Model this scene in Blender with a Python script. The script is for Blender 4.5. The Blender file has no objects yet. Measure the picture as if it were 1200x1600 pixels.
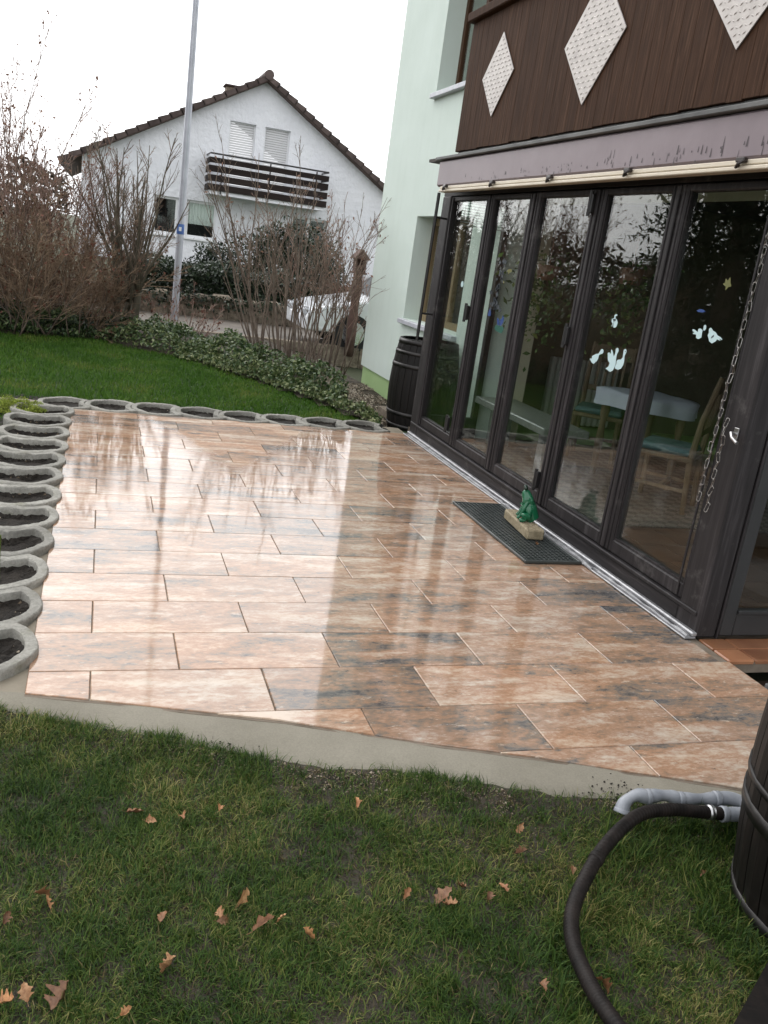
import bpy, bmesh, math, random
import numpy as np
from mathutils import Matrix, Vector

# ------------------------------------------------------------------ camera, sky, sun, exposure
scene = bpy.context.scene
COL = scene.collection
PITCH, ROLL, YAW, FPX, EYE = math.radians(16.15337), math.radians(-8.11400), math.radians(19.2544), 1368.32, 1.5
cy_, sy_, cp_, sp_, cr_, sr_ = math.cos(YAW), math.sin(YAW), math.cos(PITCH), math.sin(PITCH), math.cos(ROLL), math.sin(ROLL)
_f0 = Vector((sy_, cy_, 0)); _r0 = Vector((cy_, -sy_, 0))
_fw = _f0 * cp_ + Vector((0, 0, -sp_)); _dn = Vector((0, 0, -cp_)) - _f0 * sp_
_rt = _r0 * cr_ + _dn * sr_; _dw = _dn * cr_ - _r0 * sr_
cam_d = bpy.data.cameras.new('camera'); cam = bpy.data.objects.new('camera', cam_d); COL.objects.link(cam)
cam_d.sensor_fit = 'VERTICAL'; cam_d.sensor_height = 24.0; cam_d.lens = 24.0 * FPX / 1600.0
cam_d.clip_start = 0.05; cam_d.clip_end = 2000
m3 = Matrix((_rt, -_dw, -_fw)).transposed()
cam.matrix_world = Matrix.Translation((0, 0, EYE)) @ m3.to_4x4()
scene.camera = cam

SUN_EL, SUN_AZ = math.radians(40), math.radians(340)      # azimuth clockwise from +Y
world = bpy.data.worlds.new('World'); scene.world = world; world.use_nodes = True
wt = world.node_tree; wt.nodes.clear()
w_out = wt.nodes.new('ShaderNodeOutputWorld'); w_bg = wt.nodes.new('ShaderNodeBackground')
w_sky = wt.nodes.new('ShaderNodeTexSky'); w_sky.sky_type = 'NISHITA'; w_sky.sun_disc = False
w_sky.sun_elevation = SUN_EL; w_sky.sun_rotation = SUN_AZ; w_sky.dust_density = 4.0; w_sky.air_density = 1.0
w_hs = wt.nodes.new('ShaderNodeHueSaturation'); w_hs.inputs['Saturation'].default_value = 0.12
w_mx = wt.nodes.new('ShaderNodeMixRGB'); w_mx.inputs[0].default_value = 0.7
w_mx.inputs[2].default_value = (9.6, 9.75, 10.0, 1)        # even overcast layer over the clear-sky gradient
wt.links.new(w_sky.outputs[0], w_hs.inputs['Color']); wt.links.new(w_hs.outputs[0], w_mx.inputs[1])
wt.links.new(w_mx.outputs[0], w_bg.inputs['Color']); wt.links.new(w_bg.outputs[0], w_out.inputs[0])
w_bg.inputs['Strength'].default_value = 0.12
sun_d = bpy.data.lights.new('sun', 'SUN'); sun = bpy.data.objects.new('sun', sun_d); COL.objects.link(sun)
sun_d.energy = 0.5; sun_d.angle = math.radians(84); sun_d.color = (1.0, 0.97, 0.93)
sd = Vector((math.sin(SUN_AZ) * math.cos(SUN_EL), math.cos(SUN_AZ) * math.cos(SUN_EL), math.sin(SUN_EL)))
sun.rotation_euler = (-sd).to_track_quat('-Z', 'Y').to_euler()
scene.view_settings.view_transform = 'Standard'; scene.view_settings.look = 'None'
scene.view_settings.gamma = 1.0; scene.view_settings.exposure = 0.9
scene.view_settings.use_curve_mapping = False
scene.render.engine = 'CYCLES'
scene.cycles.use_denoising = True
scene.cycles.max_bounces = 10; scene.cycles.transparent_max_bounces = 24; scene.cycles.glossy_bounces = 5
scene.cycles.caustics_reflective = False; scene.cycles.caustics_refractive = False

rnd = random.Random(7); NP = np.random.default_rng(7)

# ------------------------------------------------------------------ materials
class NT:
    def __init__(s, name):
        s.m = bpy.data.materials.new(name); s.m.use_nodes = True; s.t = s.m.node_tree; s.t.nodes.clear()
        s.out = s.t.nodes.new('ShaderNodeOutputMaterial')
    def n(s, ty, props=None, **inp):
        nd = s.t.nodes.new('ShaderNode' + ty)
        for k, v in (props or {}).items(): setattr(nd, k, v)
        for k, v in inp.items(): s.set(nd, k.replace('_', ' '), v)
        return nd
    def set(s, nd, key, v):
        key = int(key[1:]) if key[0] == 'i' and key[1:].isdigit() else key
        sock = nd.inputs[key]
        if isinstance(v, bpy.types.Node): s.t.links.new(v.outputs[0], sock)
        elif isinstance(v, bpy.types.NodeSocket): s.t.links.new(v, sock)
        else:
            if isinstance(v, tuple) and len(v) == 3 and sock.type == 'RGBA': v = v + (1,)
            sock.default_value = v
    def ramp(s, fac, stops, interp='LINEAR'):
        nd = s.t.nodes.new('ShaderNodeValToRGB'); cr = nd.color_ramp; cr.interpolation = interp
        while len(cr.elements) < len(stops): cr.elements.new(0.5)
        for e, (p, c) in zip(cr.elements, stops):
            e.position = p; e.color = (c, c, c, 1) if isinstance(c, (int, float)) else tuple(c) + (1,)
        s.t.links.new(fac if isinstance(fac, bpy.types.NodeSocket) else fac.outputs[0], nd.inputs[0]); return nd
    def coord(s, which='Object'):
        return s.n('TexCoord').outputs[which]
    def mapping(s, vec, scale=(1, 1, 1), rot=(0, 0, 0)):
        nd = s.n('Mapping'); s.set(nd, 'Vector', vec); nd.inputs['Scale'].default_value = scale; nd.inputs['Rotation'].default_value = rot; return nd
    def noise(s, vec, scale=5, detail=4, rough=.55, dist=0):
        return s.n('TexNoise', Vector=vec, Scale=float(scale), Detail=float(detail), Roughness=float(rough), Distortion=float(dist))
    def mix(s, fac, a, b, mode='MIX'):
        nd = s.t.nodes.new('ShaderNodeMixRGB'); nd.blend_type = mode
        s.set(nd, 'i0', fac); s.set(nd, 'i1', a); s.set(nd, 'i2', b); return nd
    def math(s, op, a, b=0.0):
        nd = s.t.nodes.new('ShaderNodeMath'); nd.operation = op; s.set(nd, 'i0', a); s.set(nd, 'i1', b); return nd
    def bump(s, h, strength=.3, dist=.01):
        return s.n('Bump', Height=h, Strength=float(strength), Distance=float(dist))
    def bsdf(s, **k):
        b = s.t.nodes.new('ShaderNodeBsdfPrincipled')
        for kk, v in k.items(): s.set(b, kk.replace('_', ' '), v)
        s.t.links.new(b.outputs[0], s.out.inputs['Surface']); return b

def noisy(name, c1, c2, scale=6, rough=.7, bump=.2, bscale=40, bdist=.004, c3=None, stretch=(1, 1, 1), coord='Object', spec=.4, rnd_off=False, detail=6, metallic=0.0):
    t = NT(name); v = t.coord(coord)
    if rnd_off:
        oi = t.n('ObjectInfo'); sc = t.n('VectorMath', {'operation': 'SCALE'}, i0=(37.1, 91.7, 13.3)); t.set(sc, 'Scale', oi.outputs['Random'])
        ad = t.n('VectorMath', {'operation': 'ADD'}, i0=v); t.set(ad, 'i1', sc.outputs[0]); v = ad.outputs[0]
    mp = t.mapping(v, stretch)
    n1 = t.noise(mp.outputs[0], scale, detail)
    stops = [(.3, c1), (.7, c2)] if c3 is None else [(.28, c1), (.5, c2), (.72, c3)]
    col = t.ramp(n1, stops)
    if rnd_off:
        vr = t.ramp(oi.outputs['Random'], [(0, .72), (1, 1.2)]); col = t.mix(1.0, col, vr, 'MULTIPLY')
    n2 = t.noise(mp.outputs[0], bscale, 5)
    b = t.bsdf(Base_Color=col, Roughness=float(rough), Metallic=float(metallic), Specular_IOR_Level=float(spec))
    if bump: t.set(b, 'Normal', t.bump(n2, bump, bdist).outputs[0])
    return t.m

def flat(name, c, rough=.5, metallic=0.0, spec=.5, bump=0):
    t = NT(name); b = t.bsdf(Base_Color=tuple(c), Roughness=float(rough), Metallic=float(metallic), Specular_IOR_Level=float(spec))
    n = t.noise(t.coord(), 14, 5); rr = t.ramp(n, [(.3, max(0, rough - .12)), (.7, min(1, rough + .12))]); t.set(b, 'Roughness', rr)
    if bump: t.set(b, 'Normal', t.bump(t.noise(t.coord(), 90, 3), bump, .002).outputs[0])
    return t.m

def leafy(name, stops, rough=.5, spec=.4, transl=.25, patch=2.0, wi=.62, wp=.5, sh=0.0):
    t = NT(name); g = t.n('NewGeometry'); pn = t.noise(t.coord(), patch, 3)
    a = t.math('MULTIPLY', g.outputs['Random Per Island'], wi); b_ = t.math('MULTIPLY', pn.outputs[0], wp); s_ = t.math('ADD', t.math('ADD', a, b_), sh)
    col = t.ramp(s_, stops)
    b = t.bsdf(Base_Color=col, Roughness=float(rough), Specular_IOR_Level=float(spec))
    if transl:
        tr = t.n('BsdfTranslucent', Color=col); mx = t.n('MixShader', i0=float(transl))
        t.t.links.new(b.outputs[0], mx.inputs[1]); t.t.links.new(tr.outputs[0], mx.inputs[2]); t.t.links.new(mx.outputs[0], t.out.inputs['Surface'])
    return t.m

M = {}
def make_tile_material():
    t = NT('terracotta_paving'); oi = t.n('ObjectInfo'); v = t.coord()
    sc = t.n('VectorMath', {'operation': 'SCALE'}, i0=(53.0, 97.0, 31.0)); t.set(sc, 'Scale', oi.outputs['Random'])
    ad = t.n('VectorMath', {'operation': 'ADD'}, i0=v); t.set(ad, 'i1', sc.outputs[0]); p = ad.outputs[0]
    v1 = t.noise(t.mapping(p, (1.5, 7.0, 1)).outputs[0], 1.0, 3, .55, .6)
    m2 = t.mapping(p, (8, 19, 1)); v2 = t.noise(m2.outputs[0], 1.0, 6, .66, .3)
    m3_ = t.mapping(p, (34, 62, 1)); v3 = t.noise(m3_.outputs[0], 1.0, 5, .72)
    sm = t.math('ADD', v1, t.math('MULTIPLY', t.math('SUBTRACT', v2, .5), .72)); sm = t.math('ADD', sm, t.math('MULTIPLY', t.math('SUBTRACT', v3, .5), .62))
    off = t.ramp(oi.outputs['Random'], [(0, .0), (.35, .10), (1, .16)]); sm = t.math('ADD', sm, t.math('SUBTRACT', off, .10))
    c = t.ramp(sm, [(.20, (.115, .108, .102)), (.30, (.185, .165, .145)), (.385, (.275, .205, .15)), (.47, (.37, .235, .155)), (.56, (.43, .295, .21)), (.64, (.49, .39, .30)), (.74, (.57, .49, .40))])
    wc = t.ramp(t.noise(m2.outputs[0], 1.9, 7, .76), [(.58, 0.0), (.66, .7)]); c = t.mix(wc, c, (.62, .53, .43))
    sp = t.ramp(t.math('ADD', t.noise(t.mapping(p, (16, 26, 1)).outputs[0], 1.0, 7, .8), t.math('MULTIPLY', t.math('SUBTRACT', .5, sm), .35)), [(.63, 0.0), (.68, .8)])
    c = t.mix(sp, c, (.07, .068, .072))
    hue = t.ramp(t.noise(t.mapping(p, (1.5, 5, 1)).outputs[0], 1.3, 2), [(.35, (1.04, .97, .90)), (.65, (.96, 1.0, 1.04))]); c = t.mix(1.0, c, hue, 'MULTIPLY')
    tint = t.ramp(oi.outputs['Random'], [(0, (.80, .80, .82)), (.5, (.91, .88, .865)), (1, (.97, .90, .86))])
    c = t.mix(1.0, c, tint, 'MULTIPLY')
    geo = t.n('NewGeometry')
    pos = geo.outputs['Position']; sx = t.n('SeparateXYZ', Vector=pos)
    # a triangular patch by the far edge that the standing water film does not reach, with a ragged shoreline
    wob = t.math('MULTIPLY', t.math('SUBTRACT', t.noise(t.mapping(pos, (2.2, 5, 1)).outputs[0], 2.0, 7, .72), .5), .75)
    l1 = t.math('SUBTRACT', sx.outputs['Y'], t.math('ADD', t.math('MULTIPLY', sx.outputs['X'], -3.1), 8.5))
    l2 = t.math('SUBTRACT', sx.outputs['Y'], t.math('ADD', t.math('MULTIPLY', sx.outputs['X'], 1.94), 3.85))
    dry = t.math('ADD', t.math('MINIMUM', t.math('MULTIPLY', l1, .5), l2), wob)
    dry = t.ramp(dry, [(0.0, 0.0), (.07, 1.0)])
    wet = t.noise(pos, .9, 5, .65)
    film = t.ramp(wet, [(.35, .02), (.62, .10)])
    rough = t.mix(dry, film, (.55, .55, .55)); spl = t.ramp(dry, [(0, .46), (1, .16)])
    h = t.noise(m2.outputs[0], 2.0, 5, .6)
    bp = t.bump(h, .02, .004); rip = t.bump(t.noise(pos, 5.0, 2), .03, .01); t.set(rip, 'Normal', bp.outputs[0])
    b = t.bsdf(Base_Color=c, Roughness=rough, IOR=1.56, Specular_IOR_Level=spl); t.set(b, 'Normal', rip.outputs[0])
    return t.m
M['tile'] = make_tile_material()

def make_wood_dark(name, ca, cb, cc, ax=2, sc=30, rough=.6, wear=.3):
    t = NT(name); oi = t.n('ObjectInfo'); v = t.coord()
    s_ = t.n('VectorMath', {'operation': 'SCALE'}, i0=(31.0, 17.0, 43.0)); t.set(s_, 'Scale', oi.outputs['Random'])
    ad = t.n('VectorMath', {'operation': 'ADD'}, i0=v); t.set(ad, 'i1', s_.outputs[0])
    st = [sc, sc, sc]; st[ax] = sc * .05
    mp = t.mapping(ad.outputs[0], tuple(st)); n = t.noise(mp.outputs[0], 1.0, 6, .65, .6)
    c = t.ramp(n, [(.3, ca), (.55, cb), (.75, cc)])
    w = t.ramp(t.noise(v, 5.0, 5, .7), [(.58, 0.0), (.75, wear)]); c = t.mix(w, c, (.16, .15, .145))
    vr = t.ramp(oi.outputs['Random'], [(0, .88), (1, 1.10)]); c = t.mix(1.0, c, vr, 'MULTIPLY')
    b = t.bsdf(Base_Color=c, Roughness=float(rough), Specular_IOR_Level=(.10 if name.startswith('brown') else .25)); t.set(b, 'Normal', t.bump(n, .35, .003).outputs[0])
    return t.m
M['frame_wood'] = make_wood_dark('weathered_black_wood', (.012, .0105, .011), (.027, .024, .025), (.068, .061, .064), 2, 34, .55, .5)
M['frame_wood_h'] = make_wood_dark('weathered_black_wood_rail', (.012, .0105, .011), (.027, .024, .025), (.068, .061, .064), 1, 34, .55, .5)
M['board'] = make_wood_dark('brown_balcony_board', (.026, .0125, .0068), (.058, .029, .0168), (.10, .055, .033), 2, 70, .75, .03)
M['barrel'] = make_wood_dark('dark_barrel_stave', (.0025, .002, .0018), (.006, .0045, .0038), (.014, .010, .008), 2, 40, .55, .06)
M['plank'] = make_wood_dark('brown_house_plank', (.014, .010, .009), (.024, .018, .016), (.038, .03, .027), 0, 20, .6, .05)
M['yellow_wood'] = make_wood_dark('pale_window_wood', (.17, .12, .065), (.25, .18, .10), (.33, .25, .15), 2, 30, .5, .05)
M['brown_wood'] = make_wood_dark('brown_window_wood', (.05, .026, .014), (.08, .042, .024), (.11, .062, .036), 2, 30, .5, .05)
M['chair_wood'] = make_wood_dark('honey_chair_wood', (.10, .07, .042), (.15, .108, .066), (.2, .15, .098), 2, 30, .45, .0)
M['hoop'] = noisy('dark_hoop_iron', (.012, .011, .011), (.05, .047, .045), 12, .4, .15, 50, metallic=.6)
t = NT('mint_render'); v = t.coord()
c = t.ramp(t.noise(v, 1.3, 6, .6), [(.3, (.62, .705, .645)), (.7, (.68, .765, .71))])
sk_ = t.ramp(t.noise(t.mapping(v, (9, 9, .5)).outputs[0], 1.0, 5, .6), [(.5, 1.0), (.8, .965)]); c = t.mix(1.0, c, sk_, 'MULTIPLY')
b = t.bsdf(Base_Color=c, Roughness=.85, Specular_IOR_Level=.2); t.set(b, 'Normal', t.bump(t.noise(v, 130, 4, .7), .45, .004).outputs[0]); M['mint'] = t.m
M['mint_plinth'] = noisy('green_plinth_paint', (.36, .52, .24), (.42, .58, .29), 3, .8, .2, 120, .003, spec=.2)
M['white_wall'] = noisy('white_rough_render', (.70, .71, .75), (.80, .81, .84), .8, .9, .9, 7, .05, spec=.15)
M['roof'] = noisy('brown_roof_tile', (.06, .045, .042), (.115, .088, .08), 3, .8, .3, 30, .01, rnd_off=True, spec=.2)
M['fascia'] = noisy('brown_verge_board', (.07, .045, .035), (.11, .07, .055), 3, .7, .1, 30)
M['white_frame'] = flat('white_window_plastic', (.74, .75, .76), .35)
M['shutter'] = flat('grey_roller_shutter', (.60, .60, .61), .5)
M['sill_grey'] = noisy('grey_sill', (.42, .43, .47), (.55, .56, .60), 9, .45, .1, 60)
M['curtain'] = flat('pale_net_curtain', (.62, .66, .64), .9)
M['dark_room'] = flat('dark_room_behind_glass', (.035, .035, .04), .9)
t = NT('grey_ring_concrete'); oi = t.n('ObjectInfo'); v = t.n('NewGeometry').outputs['Position']
c = t.ramp(t.noise(v, 9, 7, .65), [(.3, (.235, .226, .20)), (.7, (.37, .357, .32))])
ag = t.ramp(t.noise(v, 6.5, 7, .75), [(.55, 0.0), (.70, .65)]); c = t.mix(ag, c, (.16, .155, .105))
pk = t.ramp(t.noise(v, 70, 4, .7), [(.3, .72), (.65, 1.12)]); c = t.mix(1.0, c, pk, 'MULTIPLY')
vr = t.ramp(oi.outputs['Random'], [(0, .82), (1, 1.12)]); c = t.mix(1.0, c, vr, 'MULTIPLY')
b = t.bsdf(Base_Color=c, Roughness=.9, Specular_IOR_Level=.25); t.set(b, 'Normal', t.bump(t.noise(v, 55, 6, .75), .6, .004).outputs[0]); M['concrete'] = t.m
M['mortar'] = noisy('sandy_mortar', (.19, .165, .125), (.29, .255, .20), 5, .85, .4, 90, .004, spec=.2)
t = NT('grey_green_mortar_strip'); v = t.coord()
c = t.ramp(t.noise(v, 3.2, 6, .6), [(.3, (.205, .188, .15)), (.7, (.27, .248, .20))])
st_ = t.ramp(t.noise(v, 7.0, 7, .75), [(.54, 0.0), (.72, .5)]); c = t.mix(st_, c, (.18, .165, .125))
gr = t.ramp(t.noise(v, 160, 3, .7), [(.3, .88), (.7, 1.10)]); c = t.mix(1.0, c, gr, 'MULTIPLY')
sp_ = t.ramp(t.noise(v, 55, 3, .6), [(.76, 0.0), (.79, .7)]); c = t.mix(sp_, c, (.05, .042, .03))
b = t.bsdf(Base_Color=c, Roughness=.8, Specular_IOR_Level=.2); t.set(b, 'Normal', t.bump(t.noise(v, 60, 6, .7), .25, .004).outputs[0]); M['mortar_strip'] = t.m
M['joint'] = noisy('sand_joint', (.12, .095, .07), (.22, .18, .14), 14, .9, .2, 120)
M['soil'] = noisy('wet_soil', (.010, .008, .006), (.032, .025, .019), 14, .85, 1.0, 60, .02)
M['mud'] = noisy('muddy_lawn_soil', (.016, .014, .008), (.055, .044, .030), 9, .7, 1.0, 60, .03, c3=(.024, .026, .011))
M['lawn_soil'] = noisy('lawn_underlay', (.016, .036, .009), (.03, .06, .014), 3, .95, .5, 60)
M['bed_soil'] = noisy('leafy_bed_soil', (.03, .024, .016), (.085, .065, .045), 7, .95, 1.0, 30, .05)
M['land'] = noisy('rough_land', (.03, .04, .018), (.06, .065, .035), .6, .95, .3, 8)
M['road'] = noisy('wet_brown_road', (.085, .072, .06), (.15, .128, .105), 2.5, .7, .3, 60, .01)
M['stone'] = noisy('pale_wall_stone', (.12, .095, .07), (.34, .285, .225), 9, .95, .9, 40, .03, rnd_off=True)
M['galv'] = noisy('galvanised_steel', (.36, .37, .41), (.46, .47, .51), 5, .45, .05, 60, metallic=.55)
M['blue'] = flat('blue_band', (.05, .12, .34), .4)
M['white_mark'] = flat('white_mark', (.7, .72, .75), .5)
M['mauve'] = noisy('mauve_awning_metal', (.19, .15, .165), (.24, .195, .21), 3, .42, .05, 60)
M['mauve_drip'] = flat('dark_run_mark', (.06, .045, .05), .5)
M['grey_ledge'] = noisy('dirty_grey_ledge', (.06, .06, .06), (.16, .16, .155), 6, .6, .3, 60, stretch=(1, .6, 1))
M['cream'] = flat('cream_awning_bar', (.62, .55, .44), .45)
M['alu'] = noisy('checker_plate_aluminium', (.40, .37, .35), (.52, .485, .46), 14, .5, .0, 50, metallic=.5)
M['threshold'] = noisy('threshold_aluminium', (.24, .24, .25), (.42, .42, .43), 16, .45, .3, 40, .004, metallic=.7)
M['rubber'] = flat('black_rubber', (.045, .052, .05), .4, bump=.2); M['mat_hole_shade'] = flat('painted_mat_hole_shade', (.006, .007, .007), .8)
M['frog'] = flat('green_glazed_ceramic', (.008, .115, .05), .12, spec=.6)
M['frog_eye'] = flat('dark_frog_eye', (.003, .02, .01), .1)
M['washed'] = noisy('washed_concrete', (.20, .165, .10), (.36, .30, .20), 40, .7, .6, 120, .006)
M['pebble'] = noisy('pebble', (.17, .13, .08), (.42, .35, .25), 9, .6, .2, 90)
M['terracotta'] = noisy('terracotta_step', (.25, .10, .05), (.40, .19, .095), 5, .3, .1, 60, rnd_off=True)
M['door_grey'] = noisy('dark_grey_door', (.026, .027, .028), (.04, .041, .042), 4, .4, .05, 60)
M['pit'] = noisy('dark_brown_wet_floor', (.03, .02, .014), (.055, .037, .026), 6, .35, .2, 60)
M['grey_mat'] = noisy('grey_coir_mat', (.12, .125, .13), (.26, .265, .27), 60, .95, .6, 120, .01)
M['hose'] = NT('ribbed_black_hose').m
t = NT('ribbed_hose_rubber'); b = t.bsdf(Base_Color=t.ramp(t.noise(t.coord(), 22, 4), [(.35, (.006, .0045, .004)), (.75, (.02, .015, .013))]), Roughness=.6, Specular_IOR_Level=.22)
M['hose'] = t.m
M['pvc'] = noisy('grey_drain_pipe', (.20, .215, .24), (.33, .345, .375), 18, .35, .1, 60)
M['steel'] = flat('dull_steel', (.42, .42, .42), .35, 1.0)
M['chrome_chain'] = flat('weathered_chain_steel', (.36, .34, .32), .3, 1.0)
M['black_metal'] = flat('black_metal', (.014, .013, .013), .4)
M['clip'] = flat('dark_brown_clip', (.025, .018, .016), .4)
M['oak_leaf'] = noisy('fallen_oak_leaf', (.11, .055, .028), (.40, .23, .115), 22, .6, .3, 90, .003, rnd_off=True)
M['bark'] = noisy('grey_brown_bark', (.09, .065, .05), (.22, .17, .135), 8, .85, .6, 40, .006)
M['bark_grey'] = noisy('greenish_grey_bark', (.06, .052, .034), (.135, .115, .085), 8, .85, .6, 40, .006)
M['twig_red'] = leafy('reddish_brown_twigs', [(.1, (.13, .075, .06)), (.4, (.25, .155, .125)), (.8, (.38, .27, .22))], .8, .2, 0)
M['twig_brown'] = leafy('brown_twigs', [(.1, (.09, .065, .05)), (.5, (.17, .125, .095)), (.9, (.28, .215, .165))], .8, .2, 0)
M['twig_tan'] = leafy('tan_thicket_twigs', [(.1, (.10, .065, .042)), (.5, (.22, .15, .10)), (.9, (.34, .245, .17))], .8, .2, 0)
M['far_wood'] = leafy('far_wood_foliage', [(.1, (.035, .032, .026)), (.5, (.07, .06, .048)), (.9, (.12, .10, .08))], .9, .1, 0)
M['dead_leaf'] = leafy('withered_leaves', [(.1, (.13, .07, .05)), (.6, (.26, .15, .11)), (.95, (.34, .22, .16))], .7, .2, .3)
M['evergreen'] = leafy('dark_evergreen_leaves', [(.15, (.006, .012, .007)), (.5, (.016, .030, .014)), (.85, (.035, .055, .024))], .4, .5, .1)
M['ivy'] = leafy('variegated_cover_leaves', [(.12, (.014, .034, .010)), (.4, (.042, .08, .024)), (.66, (.09, .135, .046)), (.95, (.26, .29, .13))], .45, .5, .2, 1.2)
M['bright_cover'] = leafy('pale_variegated_leaves', [(.15, (.025, .05, .015)), (.45, (.09, .13, .045)), (.9, (.34, .36, .18))], .45, .5, .2, 1.2)
M['moss'] = leafy('yellow_green_moss', [(.1, (.12, .17, .02)), (.6, (.25, .31, .045)), (.9, (.36, .40, .08))], .7, .3, .2)
M['grass_far'] = leafy('mown_lawn_blades', [(.1, (.030, .085, .008)), (.45, (.055, .135, .014)), (.75, (.09, .175, .022)), (.95, (.17, .20, .045))], .6, .25, .3, 1.6, .45, 1.25, -.27)
M['grass_near'] = leafy('rough_lawn_blades', [(.12, (.012, .028, .006)), (.38, (.028, .064, .011)), (.60, (.055, .108, .017)), (.80, (.11, .145, .03)), (.98, (.29, .26, .095))], .6, .25, .25, 2.6, .6, 1.0, -.205)
M['straw'] = leafy('straw_litter', [(.1, (.035, .03, .014)), (.6, (.10, .082, .036)), (.95, (.22, .18, .08))], .7, .2, .1)
M['litter'] = leafy('leaf_and_gravel_litter', [(.1, (.05, .036, .024)), (.55, (.17, .13, .09)), (.95, (.45, .38, .30))], .8, .2, 0)
M['pale_grit'] = leafy('pale_grit', [(.1, (.11, .085, .06)), (.5, (.27, .22, .165)), (.95, (.5, .45, .37))], .8, .2, 0)
M['red_shrub'] = leafy('rusty_shrub_leaves', [(.1, (.07, .028, .02)), (.6, (.15, .065, .045)), (.95, (.22, .11, .08))], .7, .2, .2)
M['car_paint'] = flat('white_car_paint', (.75, .77, .80), .12, 0, .6)
M['car_glass'] = flat('dark_car_glass', (.02, .022, .025), .05, 0, .6)
M['tyre'] = flat('tyre_rubber', (.02, .02, .02), .8)
M['rim'] = flat('wheel_rim', (.5, .5, .52), .3, .8)
M['lamp_glass'] = flat('headlight_glass', (.5, .52, .55), .08, 0, .6)
M['bird'] = noisy('reddish_carved_wood', (.075, .042, .034), (.14, .085, .07), 9, .8, .4, 40)
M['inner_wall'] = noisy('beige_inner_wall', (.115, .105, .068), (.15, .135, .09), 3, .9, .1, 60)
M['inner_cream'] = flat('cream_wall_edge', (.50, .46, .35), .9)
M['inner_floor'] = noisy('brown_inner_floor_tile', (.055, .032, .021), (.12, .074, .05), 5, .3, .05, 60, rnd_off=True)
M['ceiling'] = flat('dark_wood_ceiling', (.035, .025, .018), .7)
M['cloth'] = flat('white_table_cloth', (.46, .50, .58), .9)
M['cushion'] = noisy('turquoise_cushion', (.06, .13, .135), (.13, .21, .22), 14, .9, .1, 60)
M['radiator'] = flat('white_radiator', (.5, .5, .46), .4)
M['bench_stone'] = noisy('speckled_grey_stone', (.13, .135, .13), (.24, .245, .24), 40, .35, .1, 80)
M['sticker'] = flat('pale_sticker', (.50, .66, .68), .5)
M['sticker_dark'] = flat('dark_sticker_line', (.04, .05, .06), .5)
M['sticker_green'] = flat('green_sticker', (.02, .10, .075), .4)
M['sticker_yellow'] = flat('yellow_sticker', (.13, .13, .035), .5)
M['sticker_blue'] = flat('blue_sticker', (.02, .06, .22), .4)
M['sticker_orange'] = flat('orange_sticker', (.35, .14, .05), .5)
M['house_plant'] = leafy('house_plant_leaves', [(.1, (.02, .05, .012)), (.6, (.06, .12, .03)), (.95, (.16, .2, .05))], .5, .4, .2)
M['pot'] = flat('brown_pot', (.16, .08, .05), .5)
M['blind'] = flat('white_blind_slat', (.70, .72, .72), .4)
M['conifer'] = leafy('dark_conifer_needles', [(.1, (.006, .014, .007)), (.6, (.016, .032, .014)), (.95, (.03, .05, .02))], .6, .3, .1)
M['picture_frame'] = flat('dark_picture_frame', (.04, .03, .02), .5)

t = NT('fallen_oak_leaf'); oi = t.n('ObjectInfo'); v = t.coord()
c = t.ramp(t.noise(v, 4, 6, .7), [(.3, (.16, .075, .035)), (.5, (.34, .19, .095)), (.72, (.48, .32, .18))])
kind_ = t.ramp(oi.outputs['Random'], [(0, (.45, .38, .36)), (.35, (.8, .62, .5)), (.6, (1.0, .95, .9)), (.8, (1.15, .85, .6)), (1, (1.2, 1.15, 1.0))]); c = t.mix(1.0, c, kind_, 'MULTIPLY')
sp_ = t.ramp(t.noise(v, 14, 5, .7), [(.6, 0.0), (.7, .7)]); c = t.mix(sp_, c, (.06, .035, .02)); t.bsdf(Base_Color=c, Roughness=.6); M['oak_leaf'] = t.m
t = NT('rug_pattern'); v = t.coord(); mp = t.mapping(v, (14, 14, 1), (0, 0, .785))
ck = t.n('TexChecker', Vector=mp.outputs[0], Color1=(.14, .12, .10), Color2=(.035, .028, .024), Scale=1.0)
wv = t.noise(t.mapping(v, (60, 60, 1)).outputs[0], 1, 3); c = t.mix(.35, ck, t.ramp(wv, [(.3, (.06, .05, .045)), (.7, (.4, .36, .3))]))
t.bsdf(Base_Color=c, Roughness=.95); M['rug'] = t.m

t = NT('clear_window_glass')
geo = t.n('NewGeometry')
dt = t.n('VectorMath', {'operation': 'DOT_PRODUCT'}, i0=geo.outputs['Incoming']); t.set(dt, 'i1', geo.outputs['Normal'])
cs = t.math('ABSOLUTE', dt.outputs['Value']); om = t.math('SUBTRACT', 1.0, cs); p5 = t.math('POWER', om, 5.0)
f0 = t.math('MULTIPLY', p5, .957); fr = t.math('ADD', f0, .043)     # the same Fresnel curve from either side of the pane
gl = t.n('BsdfGlossy', Color=(1, 1, 1), Roughness=0.0); tr = t.n('BsdfTransparent', Color=(.94, .965, .95))
mx = t.n('MixShader', i0=fr); t.t.links.new(tr.outputs[0], mx.inputs[1]); t.t.links.new(gl.outputs[0], mx.inputs[2])
t.t.links.new(mx.outputs[0], t.out.inputs['Surface']); M['glass'] = t.m
M['dark_glass'] = flat('dark_house_window', (.03, .034, .036), .04, 0, .5)

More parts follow.
